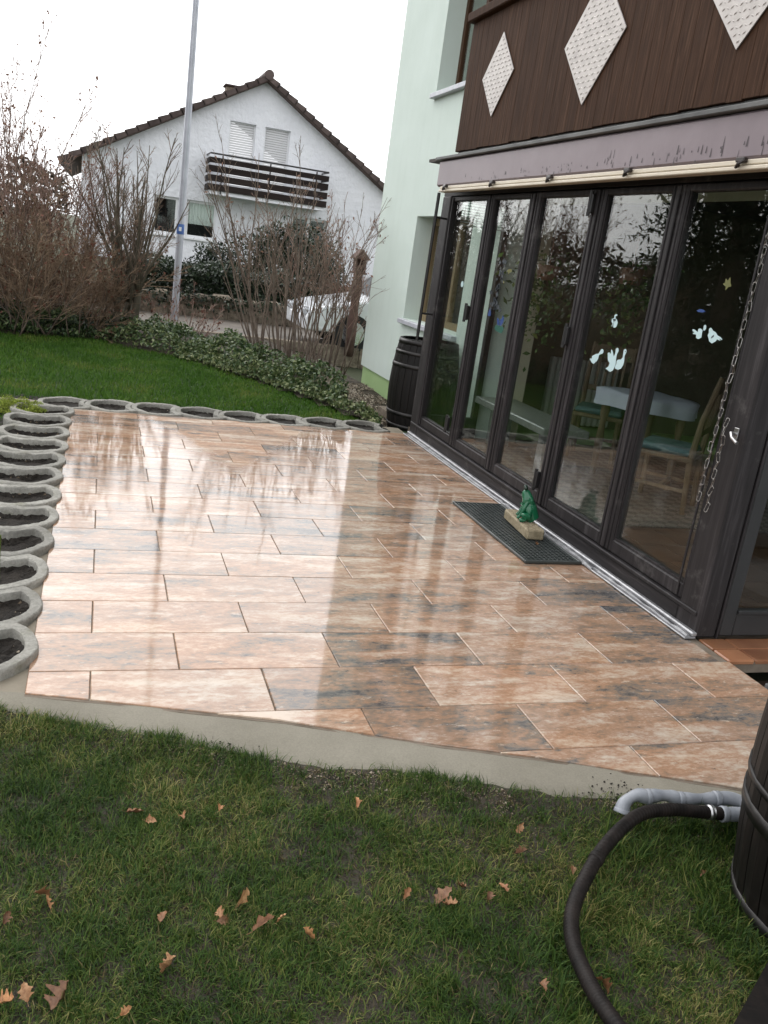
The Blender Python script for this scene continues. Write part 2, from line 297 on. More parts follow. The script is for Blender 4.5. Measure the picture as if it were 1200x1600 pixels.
# ------------------------------------------------------------------ mesh helpers
def link(o, parent=None):
    COL.objects.link(o)
    if parent is not None: o.parent = parent
    return o
def tag(o, label=None, cat=None, group=None, kind=None):
    if label: o['label'] = label
    if cat: o['category'] = cat
    if group: o['group'] = group
    if kind: o['kind'] = kind
    return o
def empty(name, loc=(0, 0, 0), label=None, cat=None, group=None, rz=0.0):
    o = bpy.data.objects.new(name, None); o.empty_display_size = .2; o.location = loc; o.rotation_euler = (0, 0, rz)
    link(o); return tag(o, label, cat, group)
class MB:
    """collects shapes into one mesh"""
    def __init__(s): s.v = []; s.f = []
    def add(s, vs, fs):
        k = len(s.v); s.v += [tuple(map(float, p)) for p in vs]; s.f += [tuple(i + k for i in q) for q in fs]; return s
    def box(s, lo, hi, bev=0.0):
        (x0, y0, z0), (x1, y1, z1) = lo, hi
        if bev <= 0:
            vs = [(x0, y0, z0), (x1, y0, z0), (x1, y1, z0), (x0, y1, z0), (x0, y0, z1), (x1, y0, z1), (x1, y1, z1), (x0, y1, z1)]
            return s.add(vs, [(3, 2, 1, 0), (4, 5, 6, 7), (0, 1, 5, 4), (1, 2, 6, 5), (2, 3, 7, 6), (3, 0, 4, 7)])
        b = min(bev, (x1 - x0) * .45, (y1 - y0) * .45, (z1 - z0) * .45)
        def ring(z, i): return [(x0 + i, y0 + b, z), (x0 + b, y0 + i, z), (x1 - b, y0 + i, z), (x1 - i, y0 + b, z), (x1 - i, y1 - b, z), (x1 - b, y1 - i, z), (x0 + b, y1 - i, z), (x0 + i, y1 - b, z)]
        vs = ring(z0, b) + ring(z0 + b, 0) + ring(z1 - b, 0) + ring(z1, b); n = 8
        fs = [tuple(range(7, -1, -1)), tuple(range(24, 32))]
        for l in range(3):
            for i in range(n):
                j = (i + 1) % n; fs.append((l * n + i, l * n + j, l * n + n + j, l * n + n + i))
        return s.add(vs, fs)
    def obox(s, c, ax, ay, az):
        c = np.array(c, float); ax = np.array(ax, float); ay = np.array(ay, float); az = np.array(az, float)
        vs = [c + a * ax + b_ * ay + d * az for d in (-.5, .5) for a, b_ in ((-.5, -.5), (.5, -.5), (.5, .5), (-.5, .5))]
        return s.add(vs, [(3, 2, 1, 0), (4, 5, 6, 7), (0, 1, 5, 4), (1, 2, 6, 5), (2, 3, 7, 6), (3, 0, 4, 7)])
    def tube(s, pts, rad, n=8, cap=True):
        pts = np.array(pts, float); m = len(pts); rad = np.full(m, rad, float) if np.isscalar(rad) else np.array(rad, float)
        tan = np.gradient(pts, axis=0); tan /= np.linalg.norm(tan, axis=1)[:, None] + 1e-12
        up = np.array([0, 0, 1.0]) if abs(tan[0][2]) < .9 else np.array([1.0, 0, 0])
        u = np.cross(tan[0], up); u /= np.linalg.norm(u); a = np.arange(n) * 2 * math.pi / n; ca, sa = np.cos(a), np.sin(a); vs = []
        for i in range(m):
            u = u - tan[i] * (u @ tan[i]); u /= np.linalg.norm(u) + 1e-12; w = np.cross(tan[i], u)
            vs.append(pts[i] + rad[i] * (ca[:, None] * u + sa[:, None] * w))
        vs = np.concatenate(vs); fs = []
        for i in range(m - 1):
            for j in range(n): fs.append((i * n + j, i * n + (j + 1) % n, (i + 1) * n + (j + 1) % n, (i + 1) * n + j))
        if cap: fs += [tuple(range(n - 1, -1, -1)), tuple(range((m - 1) * n, m * n))]
        return s.add(vs, fs)
    def lathe(s, prof, n=24, c=(0, 0, 0), a0=0, a1=2 * math.pi):
        full = abs(a1 - a0 - 2 * math.pi) < 1e-6; k = n if full else n + 1; vs = []; fs = []
        for r, z in prof:
            for j in range(k):
                a = a0 + (a1 - a0) * j / n; vs.append((c[0] + r * math.cos(a), c[1] + r * math.sin(a), c[2] + z))
        for i in range(len(prof) - 1):
            for j in range(n):
                q = (j + 1) % k; fs.append((i * k + j, i * k + q, (i + 1) * k + q, (i + 1) * k + j))
        return s.add(vs, fs)
    def prism(s, poly, z0, z1, bev=0.0):
        """polygon (counter-clockwise, xy) extruded in z with a small chamfer at the top"""
        n = len(poly); P = np.array(poly, float); c = P.mean(0)
        inn = P + (c - P) / (np.linalg.norm(c - P, axis=1)[:, None] + 1e-9) * bev * 1.4 if bev else P
        vs = [(x, y, z0) for x, y in P] + [(x, y, z1 - bev) for x, y in P]; L = 2
        if bev: vs += [(x, y, z1) for x, y in inn]; L = 3
        fs = [tuple(range(n - 1, -1, -1)), tuple(range((L - 1) * n, L * n))]
        for l in range(L - 1):
            for i in range(n): j = (i + 1) % n; fs.append((l * n + i, l * n + j, l * n + n + j, l * n + n + i))
        return s.add(vs, fs)
    def mesh(s, name, mat=None, smooth=False):
        me = bpy.data.meshes.new(name); me.from_pydata(s.v, [], s.f); me.update()
        if mat: me.materials.append(mat)
        if smooth: me.polygons.foreach_set('use_smooth', [True] * len(me.polygons))
        return me
    def obj(s, name, mat, parent=None, smooth=False, kind=None):
        o = bpy.data.objects.new(name, s.mesh(name, mat, smooth)); link(o, parent)
        if kind: o['kind'] = kind
        return o
def inst(name, me, parent=None, loc=(0, 0, 0), rot=(0, 0, 0), scale=(1, 1, 1)):
    o = bpy.data.objects.new(name, me); o.location = loc; o.rotation_euler = rot; o.scale = scale; return link(o, parent)
def np_mesh(name, V, F, mat, parent=None, kind=None, smooth=False):
    """V (n,3), F (m,k) arrays of constant k"""
    me = bpy.data.meshes.new(name); V = np.asarray(V, np.float32); F = np.asarray(F, np.int32); k = F.shape[1]
    me.vertices.add(len(V)); me.vertices.foreach_set('co', V.ravel())
    me.loops.add(F.size); me.loops.foreach_set('vertex_index', F.ravel())
    me.polygons.add(len(F)); me.polygons.foreach_set('loop_start', np.arange(0, F.size, k, dtype=np.int32)); me.polygons.foreach_set('loop_total', np.full(len(F), k, np.int32))
    me.update(calc_edges=True); me.materials.append(mat)
    if smooth: me.polygons.foreach_set('use_smooth', np.ones(len(F), bool))
    o = bpy.data.objects.new(name, me); link(o, parent)
    if kind: o['kind'] = kind
    return o
def struct(o): o['kind'] = 'structure'; return o
def grid_sheet(name, x0, x1, y0, y1, nx, ny, zf, mat, parent=None, keep=None):
    xs = np.linspace(x0, x1, nx); ys = np.linspace(y0, y1, ny); X, Y = np.meshgrid(xs, ys); Z = zf(X, Y)
    V = np.stack([X, Y, Z], -1).reshape(-1, 3); i = np.arange(nx * ny).reshape(ny, nx)
    F = np.stack([i[:-1, :-1], i[:-1, 1:], i[1:, 1:], i[1:, :-1]], -1).reshape(-1, 4)
    if keep is not None:
        C = V[F].mean(1); F = F[keep(C[:, 0], C[:, 1])]
    return np_mesh(name, V, F, mat, parent, smooth=True)
def vnoise(X, Y, s, seed=0):
    r = np.random.default_rng(seed); out = 0
    for k in range(6):
        a = r.uniform(0, 2 * math.pi); q = s * r.uniform(.6, 1.8); out = out + np.sin((X * math.cos(a) + Y * math.sin(a)) * q + r.uniform(0, 6.28))
    return out / 6
def leaf_cloud(P, size, up=.3, rng=NP, asp=.55, fold=.25):
    """random leaf quads (two-triangle rhombi) at points P"""
    n = len(P); size = np.broadcast_to(size, n)[:, None]
    d = rng.normal(size=(n, 3)); d /= np.linalg.norm(d, axis=1)[:, None]
    nn = rng.normal(size=(n, 3)); nn[:, 2] += up * 3; nn -= d * (nn * d).sum(1)[:, None]; nn /= np.linalg.norm(nn, axis=1)[:, None]
    w = np.cross(d, nn)
    V = np.stack([P - d * size * .5, P + w * size * asp * .5 + nn * size * fold * .3, P + d * size * .5, P - w * size * asp * .5 + nn * size * fold * .3], 1).reshape(-1, 3)
    F = np.arange(4 * n).reshape(n, 4); return V, F
def grow(p0, d, L, n, wob, lift, r):
    pts = [np.array(p0, float)]; d = np.array(d, float); d /= np.linalg.norm(d)
    for i in range(n):
        d = d + np.array([r.gauss(0, wob), r.gauss(0, wob), r.gauss(0, wob) + lift]); d /= np.linalg.norm(d); pts.append(pts[-1] + d * L / n)
    return pts
def branch_set(pts, count, t0, t1, len_f, ang, r, n=4, wob=.1, lift=.03, up=.35):
    out = []; P = np.array(pts); m = len(P) - 1; L = np.linalg.norm(P[1:] - P[:-1], axis=1).sum()
    for _ in range(count):
        t = r.uniform(t0, t1); i = min(int(t * m), m - 1); q = P[i] + (P[i + 1] - P[i]) * (t * m - i); d = P[i + 1] - P[i]; d /= np.linalg.norm(d)
        s = np.array([r.gauss(0, 1), r.gauss(0, 1), r.gauss(0, .5)]); s -= d * (s @ d); s /= np.linalg.norm(s) + 1e-9
        a = ang * r.uniform(.6, 1.3); dd = d * math.cos(a) + s * math.sin(a); dd[2] += up * r.random()
        out.append(grow(q, dd, L * len_f * r.uniform(.5, 1.2) * (1.25 - t), n, wob, lift, r))
    return out
def many_tubes(lines, r0, r1, n=3):
    """lines: list of point lists with equal count -> V,F"""
    by = {}
    for k, l in enumerate(lines): by.setdefault(len(l), []).append((l, r0[k] if not np.isscalar(r0) else r0, r1[k] if not np.isscalar(r1) else r1))
    VV = []; FF = []; base = 0
    for m, ls in by.items():
        P = np.array([l[0] for l in ls]); N = len(P); ra = np.array([l[1] for l in ls]); rb = np.array([l[2] for l in ls])
        T = np.gradient(P, axis=1); T /= np.linalg.norm(T, axis=2)[..., None] + 1e-9
        ref = np.array([.31, .72, .2]); U = np.cross(T, ref); U /= np.linalg.norm(U, axis=2)[..., None] + 1e-9; W = np.cross(T, U)
        R_ = ra[:, None] + (rb - ra)[:, None] * np.linspace(0, 1, m)[None]
        a = np.arange(n) * 2 * math.pi / n
        V = P[:, :, None] + R_[:, :, None, None] * (np.cos(a)[None, None, :, None] * U[:, :, None] + np.sin(a)[None, None, :, None] * W[:, :, None])
        idx = np.arange(N * m * n).reshape(N, m, n); nx = np.roll(idx, -1, axis=2)
        F = np.stack([idx[:, :-1], nx[:, :-1], nx[:, 1:], idx[:, 1:]], -1).reshape(-1, 4)
        VV.append(V.reshape(-1, 3)); FF.append(F + base); base += N * m * n
    return np.concatenate(VV), np.concatenate(FF)

# ------------------------------------------------------------------ layout curves (metres)
def _pl(pts): a = np.array(pts, float); return lambda x: np.interp(x, a[:, 0], a[:, 1])
pave_y = _pl([(-1.5, 2.95), (-.18, 2.72), (0.0, 2.675), (.24, 2.608), (.46, 2.546), (.62, 2.504), (.86, 2.41), (1.14, 2.31), (1.435, 2.215), (1.72, 2.105), (1.94, 2.03), (2.06, 1.984), (2.9, 1.69)])
strip_y = _pl([(-1.5, 2.85), (-.5, 2.70), (-.245, 2.648), (-.13, 2.59), (.04, 2.534), (.23, 2.457), (.42, 2.377), (.6, 2.291), (.74, 2.235), (.9, 2.225), (1.09, 2.155), (1.27, 2.077), (1.47, 2.024), (1.64, 1.985), (2.0, 1.84), (2.9, 1.54)])
XD = 2.69           # plane of the glass doors
Y_FAR = 7.32        # far edge of the paving
TX0 = -.18
ROW0, ROWH, TL = 2.868, .3035, .594

# ------------------------------------------------------------------ ground sheets
struct(grid_sheet('ground', -300, 300, -100, 500, 3, 3, lambda X, Y: X * 0 - .30, M['land']))
lawn_z = lambda X, Y: -.045 + .010 * vnoise(X, Y, 9, 3) + .007 * vnoise(X, Y, 31, 5) + .019 * np.exp(-((strip_y(X) - Y) / .06) ** 2)
struct(grid_sheet('lawn', -7, 6, -4, 3.3, 260, 150, lawn_z, M['mud'], keep=lambda x, y: y < strip_y(x) + .09))
LAWN_EDGE = _pl([(-9, 9.8), (-3, 11.2), (-1.16, 11.8), (0, 12.0), (.55, 11.5), (1.08, 10.9), (1.7, 9.8), (2.18, 8.7), (2.4, 8.0), (2.7, 7.4)])
far_z = lambda X, Y: -.05 + .012 * vnoise(X, Y, 4, 8)
struct(grid_sheet('back_lawn', -14, 3.3, 2.6, 12.6, 120, 90, far_z, M['lawn_soil'], keep=lambda x, y: (y < LAWN_EDGE(x) + .25) & ((x < -.55) | (y > 7.5))))
bed_z = lambda X, Y: -.035 + .05 * np.clip((Y - LAWN_EDGE(X)) / 1.5, 0, 1) + .025 * vnoise(X, Y, 5, 11) - .15 * np.clip((X - 2.45) / .5, 0, 1)
struct(grid_sheet('flower_bed', -14, 3.3, 7.2, 13.9, 120, 60, bed_z, M['bed_soil'], keep=lambda x, y: y > LAWN_EDGE(x) - .05))
struct(grid_sheet('road', -60, 60, 13.8, 17.0, 30, 4, lambda X, Y: X * 0 - .06, M['road']))
kb = MB()
for i in range(60): kb.box((-30 + i, 13.74, -.3), (-29.006 + i, 13.86, .03), .01)
struct(kb.obj('kerb', M['stone']))
struct(grid_sheet('front_garden', -60, 60, 17.3, 60, 20, 12, lambda X, Y: X * 0 + .28, M['land']))

# ------------------------------------------------------------------ paving: every slab a part
base = MB()
xs = np.linspace(TX0, XD + .012, 40); poly = [(x, float(pave_y(x)) - .01) for x in xs] + [(XD + .012, Y_FAR + .02), (TX0, Y_FAR + .02)]
patio = struct(base.prism(poly, -.06, -.0055).obj('patio', M['joint']))
GAP = .0017
row = -3
while ROW0 + row * ROWH < Y_FAR - .02:
    ya, yb = ROW0 + row * ROWH + GAP, min(ROW0 + (row + 1) * ROWH, Y_FAR) - GAP
    off = .321 if row % 2 == 0 else .021
    edges = [TX0] + [off + k * TL for k in range(-2, 7) if TX0 + .04 < off + k * TL < XD - .06] + [XD - .035 if row >= 0 else XD + .012]
    for xa, xb in zip(edges[:-1], edges[1:]):
        a, b_ = xa + GAP, xb - GAP
        px = np.unique(np.concatenate([[a, b_], np.linspace(a, b_, 7)])); yl = np.maximum(ya, pave_y(px) + .004)
        ok = yl < yb - .004
        if not ok.any(): continue
        px2 = px[ok]; yl2 = yl[ok]
        if not ok.all() and not ok[0]:      # slab begins where the cut crosses its far side
            i0 = np.argmax(ok); x0 = np.interp(0, [yb - yl[i0 - 1], yb - yl[i0]], [px[i0 - 1], px[i0]]); px2 = np.insert(px2, 0, x0); yl2 = np.insert(yl2, 0, yb - .003)
        if px2[-1] - px2[0] < .02: continue
        if np.allclose(yl2, ya, atol=1e-4): px2, yl2 = px2[[0, -1]], yl2[[0, -1]]
        pl = list(zip(px2, yl2)) + [(px2[-1], yb), (px2[0], yb)]
        cx = (a + b_) / 2; cy = (ya + yb) / 2
        mb = MB().prism([(x - cx, y - cy) for x, y in pl], -.03, 0, .0022)
        o = mb.obj('paving_slab', M['tile'], patio); o.location = (cx, cy, rnd.uniform(-.0006, .0006))
        o.rotation_euler = (rnd.gauss(0, .0007), rnd.gauss(0, .0007), 0)
    row += 1

# mortar strip in front of the paving, and the sandy mortar under the planting rings
xs = np.linspace(-1.5, 3.2, 190); ny = 9; V = []; 
for k in range(ny):
    u = k / (ny - 1)
    yo = strip_y(xs) + .012 * vnoise(xs, xs * 0, 38, 4) + .010 * vnoise(xs, xs * 0, 11, 9); yi = pave_y(xs) + .012
    z = -.006 - .034 * (1 - u) ** 4 + .0025 * vnoise(xs, xs * 0 + u, 18, 6)
    V.append(np.stack([xs, yo + (yi - yo) * u, z], -1))
V = np.concatenate(V); n = len(xs); idx = np.arange(n * ny).reshape(ny, n)
F = np.stack([idx[:-1, :-1], idx[:-1, 1:], idx[1:, 1:], idx[1:, :-1]], -1).reshape(-1, 4)
struct(np_mesh('mortar_strip', V, F, M['mortar_strip'], smooth=True))
RING_R, RING_T, RING_S = .235, .046, .372
LEFT_RINGS = [(-.395, 3.02 + .3755 * k) for k in range(12)]
FAR_RINGS = [(-.22 + .3655 * k, 7.535 - .004 * k) for k in range(8)]
def keep_mortar(x, y):
    k = (y > pave_y(x) - .05)
    for cx, cy in LEFT_RINGS + FAR_RINGS: k &= ((x - cx) ** 2 + (y - cy) ** 2 > .213 ** 2)
    k &= ~((x > TX0 + .004) & (y < Y_FAR + .004) & (x < XD)); return k
struct(grid_sheet('ring_bedding', -.80, 2.68, 2.72, 7.62, 290, 400, lambda X, Y: -.012 + .006 * vnoise(X, Y, 22, 2) - .05 * np.clip((-.38 - X) / .12, 0, 1) * (Y < 7.3), M['mortar'], keep=keep_mortar))
struct(grid_sheet('ring_soil_bed', -1.0, 2.6, 2.6, 7.9, 120, 160, lambda X, Y: -.035 + .012 * vnoise(X, Y, 30, 7) + .01 * vnoise(X, Y, 55, 17), M['soil'], keep=lambda x, y: (x < -.16) | (y > 7.28)))

# ------------------------------------------------------------------ planting rings
def ring_mesh(seed):
    r = np.random.default_rng(seed); n = 72; th = np.arange(n) * 2 * math.pi / n
    def hit(R0):
        s = RING_S; disc = R0 ** 2 - (s * np.sin(th)) ** 2; tt = np.full(n, 9.0); okk = (disc > 0) & (np.cos(th) > 0)
        tt[okk] = s * np.cos(th[okk]) - np.sqrt(disc[okk]); return tt
    wob = 1 + .006 * np.sin(3 * th + r.uniform(0, 6)) + .005 * np.sin(7 * th + r.uniform(0, 6))
    ro = np.minimum(RING_R * wob, hit(RING_R + .006)); ri = np.minimum((RING_R - RING_T) * wob, hit(RING_R + .006 + RING_T))
    ri = np.minimum(ri, ro - .03)
    prof = [(ro, -.2), (ro, .018), (ro - .002, .026), (ro - .006, .030), (ri + .006, .030), (ri + .002, .027), (ri, .018), (ri - .006, -.2)]
    V = []
    for rr, z in prof: V.append(np.stack([rr * np.cos(th), rr * np.sin(th), np.full(n, z) + (.0025 * np.sin(5 * th + seed) + r.normal(size=n) * .0008 if z > 0 else 0)], -1) + (r.normal(size=(n, 3)) * .0007 if z > 0 else 0))
    V = np.concatenate(V); k = len(prof); idx = np.arange(n * k).reshape(k, n); nx = np.roll(idx, -1, 1)
    F = np.stack([idx[:-1], nx[:-1], nx[1:], idx[1:]], -1).reshape(-1, 4)
    me = bpy.data.meshes.new('planter_ring'); me.from_pydata(V.tolist(), [], F.tolist()); me.materials.append(M['concrete']); me.update(); return me
RM = [ring_mesh(k) for k in range(3)]
def soil_mesh(seed):
    r = np.random.default_rng(seed); V = []; F = []; n = 60; th = np.arange(n) * 2 * math.pi / n
    R1 = RING_R + .006 + RING_T; tt = np.full(n, 9.0); okk = ((R1 ** 2 - (RING_S * np.sin(th)) ** 2) > 0) & (np.cos(th) > 0)
    tt[okk] = RING_S * np.cos(th[okk]) - np.sqrt(R1 ** 2 - (RING_S * np.sin(th[okk])) ** 2); ri = np.minimum(RING_R - RING_T + .004, tt + .004)
    K = 7
    for k in range(K):
        u = 1 - k / K
        for j in range(n): V.append((ri[j] * u * math.cos(th[j]), ri[j] * u * math.sin(th[j]), -.002 - .035 * (1 - u ** 3) + r.normal() * .005))
    V.append((0, 0, -.04))
    for k in range(K - 1):
        for j in range(n): q = (j + 1) % n; F.append((k * n + j, k * n + q, (k + 1) * n + q, (k + 1) * n + j))
    for j in range(n): F.append(((K - 1) * n + j, (K - 1) * n + (j + 1) % n, K * n))
    nf = len(F)
    for i in range(330):
        a = r.uniform(0, 6.28); u = math.sqrt(r.random()) * .95; q = u * ri[int(a / (2 * math.pi) * n) % n]; x, y = q * math.cos(a), q * math.sin(a)
        s_ = r.uniform(.004, .013); k = len(V); z = -.004 - .035 * (1 - u ** 3)
        for dx, dy, dz in ((1, 0, 0), (-.5, .87, 0), (-.5, -.87, 0), (0, 0, .9)): V.append((x + dx * s_ * r.uniform(.6, 1.2), y + dy * s_ * r.uniform(.6, 1.2), z + dz * s_ * r.uniform(.4, 1.1)))
        F += [(k, k + 1, k + 3), (k + 1, k + 2, k + 3), (k + 2, k, k + 3)]
    me = bpy.data.meshes.new('soil'); me.from_pydata(V, [], F); me.materials.append(M['soil']); me.materials.append(M['litter'])
    for i in range(nf, len(F)): me.polygons[i].material_index = 1 if ((i - nf) // 3) % 9 == 0 else 0
    return me
SM = [soil_mesh(k) for k in range(4)]
ORD = ['first', 'second', 'third', 'fourth', 'fifth', 'sixth', 'seventh', 'eighth', 'ninth', 'tenth', 'eleventh', 'twelfth']
for k, (x, y) in enumerate(LEFT_RINGS):
    if k == 0: lab = 'grey concrete planting ring nearest the foreground grass, at the near end of the left row'
    elif k == 2: lab = 'planting ring with a thin green stake in it, third from the grass in left row'
    elif k == 11: lab = 'concrete planting ring in the far left patio corner, half hidden by the yellow green moss'
    else: lab = f'concrete planting ring in the left row, {ORD[k]} one counted from the foreground grass'
    o = inst('planter_ring', RM[k % 3], None, (x + rnd.uniform(-.006, .006), y, rnd.uniform(-.012, -.002)), (rnd.gauss(0, .008), rnd.gauss(0, .008), math.pi / 2 + rnd.gauss(0, .04)))
    tag(o, lab, 'planter ring', 'concrete planting rings along the patio'); tag(inst('soil', SM[k % 4], o), kind='stuff')
for k, (x, y) in enumerate(FAR_RINGS):
    if k == 7: lab = 'concrete planting ring beside the barrel, at the right end of the far row'
    elif k == 0: lab = 'concrete planting ring at the left end of the far row, beside the yellow green moss'
    else: lab = f'concrete planting ring in the far row along the lawn, {ORD[7 - k]} one counted from the barrel'
    o = inst('planter_ring', RM[k % 3], None, (x, y, rnd.uniform(-.022, -.012)), (rnd.gauss(0, .008), rnd.gauss(0, .008), rnd.gauss(0, .04)))
    tag(o, lab, 'planter ring', 'concrete planting rings along the patio'); tag(inst('soil', SM[(k + 1) % 4], o), kind='stuff')
o = MB().tube([(-.36, 3.76, -.12), (-.362, 3.765, .05), (-.358, 3.76, .17)], .006, 6).obj('plant_stake', M['grass_near']); tag(o, 'thin dark green stake standing in a planting ring of the left row', 'plant stake')

# ------------------------------------------------------------------ the mint house
XW = 3.3; YE = 11.2
house = empty('mint_house', (XW, 9, 0), 'mint green rendered house with dark brown timber balcony over a glazed veranda', 'house')
def H(mb, name, mat, parent=house, smooth=False, kind=None):
    o = mb.obj(name, mat, parent, smooth, kind)
    if parent is house: o.location = (-XW, -9, 0)
    return o
# long wall with two window openings, the recess depth modelled
WT = .26
def wall_x(mb, y0, y1, z0, z1, holes):
    ys = sorted({y0, y1} | {h[0] for h in holes} | {h[1] for h in holes}); zs = sorted({z0, z1} | {h[2] for h in holes} | {h[3] for h in holes})
    for ya, yb in zip(ys[:-1], ys[1:]):
        for za, zb in zip(zs[:-1], zs[1:]):
            if any(h[0] <= ya and yb <= h[1] and h[2] <= za and zb <= h[3] for h in holes): continue
            mb.add([(XW, ya, za), (XW, yb, za), (XW, yb, zb), (XW, ya, zb)], [(0, 3, 2, 1)])
    for a, b_, c, d in holes:
        mb.add([(XW, a, c), (XW, b_, c), (XW, b_, d), (XW, a, d), (XW + WT, a, c), (XW + WT, b_, c), (XW + WT, b_, d), (XW + WT, a, d)], [(0, 1, 5, 4), (1, 2, 6, 5), (2, 3, 7, 6), (3, 0, 4, 7)])
W1 = (8.08, 9.74, .85, 1.97); W2 = (7.62, 9.69, 3.22, 4.75)
mb = MB(); wall_x(mb, 7.36, YE, .09, 6.2, [W1, W2])
mb.add([(XW, YE, .09), (12, YE, .09), (12, YE, 6.2), (XW, YE, 6.2)], [(0, 1, 2, 3)])
mb.add([(XW, -2, 2.05), (XW, 7.36, 2.05), (XW, 7.36, 6.2), (XW, -2, 6.2)], [(0, 3, 2, 1)])
H(mb, 'wall', M['mint'])
mb = MB(); mb.box((XW + .025, 7.36, -.6), (12, YE - .025, .088)); H(mb, 'plinth', M['mint_plinth'])
mb = MB(); mb.box((XW - .5, -3, 6.2), (12.5, YE + .5, 6.35)); mb.add([(XW - .5, -3, 6.35), (XW - .5, YE + .5, 6.35), (7.6, YE + .5, 9), (7.6, -3, 9), (12.5, -3, 6.35), (12.5, YE + .5, 6.35)], [(0, 1, 2, 3), (3, 2, 5, 4), (0, 3, 4), (1, 5, 2)]); H(mb, 'roof', M['roof'])
def house_window(h, wood, nm=2):
    a, b_, c, d = h; x = XW + WT - .06
    fr = MB(); w = .075
    fr.box((x, a, c), (x + .05, b_, c + w)); fr.box((x, a, d - w), (x + .05, b_, d)); fr.box((x, a, c + w), (x + .05, a + w, d - w)); fr.box((x, b_ - w, c + w), (x + .05, b_, d - w))
    for k in range(1, nm): y = a + (b_ - a) * k / nm; fr.box((x - .01, y - .06, c + w), (x + .045, y + .06, d - w))
    win = H(fr, 'window', wood)
    pn = MB().box((x + .02, a + w, c + w), (x + .026, b_ - w, d - w)).obj('pane', M['glass'], win)
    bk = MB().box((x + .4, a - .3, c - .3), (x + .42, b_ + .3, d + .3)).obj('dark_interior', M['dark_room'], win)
    cu = MB()
    ys = np.linspace(a + .05, b_ - .05, 60); P = [(x + .12 + .02 * math.sin(y * 40), y) for y in ys]
    for (xa, ya), (xb, yb) in zip(P[:-1], P[1:]): cu.add([(xa, ya, c + .06), (xb, yb, c + .06), (xb, yb, d), (xa, ya, d)], [(0, 1, 2, 3)])
    sl = MB(); sl.box((XW - .06, a - .03, c - .055), (x - .002, b_ + .03, c - .004), .006); sl.obj('sill', M['sill_grey'], win)
    return win
house_window(W1, M['yellow_wood']); house_window(W2, M['brown_wood'])
# balcony: vertical boards, top rail, ledge, diamond plates
XB = 2.6; BY0, BY1, BZ0, BZ1 = .6, 6.98, 2.355, 3.27
bal = MB(); bal.box((XB + .06, BY0, 2.40), (XW - .004, BY1 - .03, 2.56)); balcony = H(bal, 'balcony', M['grey_ledge'])
yb = BY1; k = 0
while yb > BY0:
    w = rnd.uniform(.105, .125); o = MB().box((XB + rnd.uniform(0, .0012), yb - w, BZ0 + rnd.uniform(-.004, .004)), (XB + .024, yb - .0012, BZ1), .0018).obj('balcony_board', M['board'], balcony); yb -= w
for xb in np.arange(XB + .03, XW - .12, .118): MB().box((xb, BY1 - .024, BZ0), (xb + .115, BY1, BZ1), .004).obj('balcony_board', M['board'], balcony)
MB().box((XB - .045, BY0, BZ1 + .002), (XB + .075, BY1 + .03, BZ1 + .07), .008).obj('top_rail', M['board'], balcony)
MB().box((XB + .08, BY1 - .05, BZ1 + .073), (XB + .16, BY1 + .02, 5.9), .008).obj('corner_post', M['board'], balcony)
for q, (yc, zc, hw, hh) in enumerate([(6.335, 2.828, .27, .275), (4.995, 2.836, .345, .35), (3.655, 2.843, .28, .275), (2.3, 2.83, .34, .35)]):
    pm = MB(); pts = [(yc + hw, zc), (yc, zc + hh), (yc - hw, zc), (yc, zc - hh)]
    pm.add([(XB - .004, y, z) for y, z in pts] + [(XB - .0095, y, z) for y, z in pts], [(0, 1, 2, 3), (7, 6, 5, 4)] + [(i, (i + 1) % 4 + 0, (i + 1) % 4 + 4, i + 4) for i in range(4)])
    pl = pm.obj('diamond_plate', M['alu'], balcony)
    tm = MB(); st = .031; i = 0
    for a in np.arange(-hw, hw, st):
        for c in np.arange(-hh, hh, st):
            if abs(a) / hw + abs(c) / hh > .94: continue
            i += 1; odd = (int(round((a + hw) / st)) + int(round((c + hh) / st))) % 2
            l, w = .013, .0042; s = 1 if odd else -1; u = np.array([math.cos(.5 * s), math.sin(.5 * s)]) * l; v_ = np.array([-u[1], u[0]]) * w / l
            cc = np.array([yc + a, zc + c]); q4 = [cc - u, cc - v_, cc + u, cc + v_]
            tm.add([(XB - .0095, y, z) for y, z in q4] + [(XB - .0135, cc[0], cc[1])], [(0, 1, 4), (1, 2, 4), (2, 3, 4), (3, 0, 4)])
    # tread and screws share one part of the balcony
    for (y, z) in pts:
        y2, z2 = yc + (y - yc) * .88, zc + (z - zc) * .88; tm.add([(XB - .0097, y2 + .007 * math.cos(b), z2 + .007 * math.sin(b)) for b in np.arange(8) * math.pi / 4] + [(XB - .015, y2, z2)], [(j, (j + 1) % 8, 8) for j in range(8)])
    tag(tm.obj('plate_tread', M['alu'], balcony), kind='stuff')
mb = MB(); mb.box((XW - .05, BY0, BZ1 + .1), (XW - .004, BY1 + .3, 5.9)); H(mb, 'timber_cladding', M['board'])
mb = MB(); mb.box((XB + .02, BY0, 2.318), (XW - .006, BY1 - .02, 2.353)); mb.box((XB - .075, BY0, 2.292), (XB + .06, 7.2, 2.316), .004); H(mb, 'ledge', M['grey_ledge'])

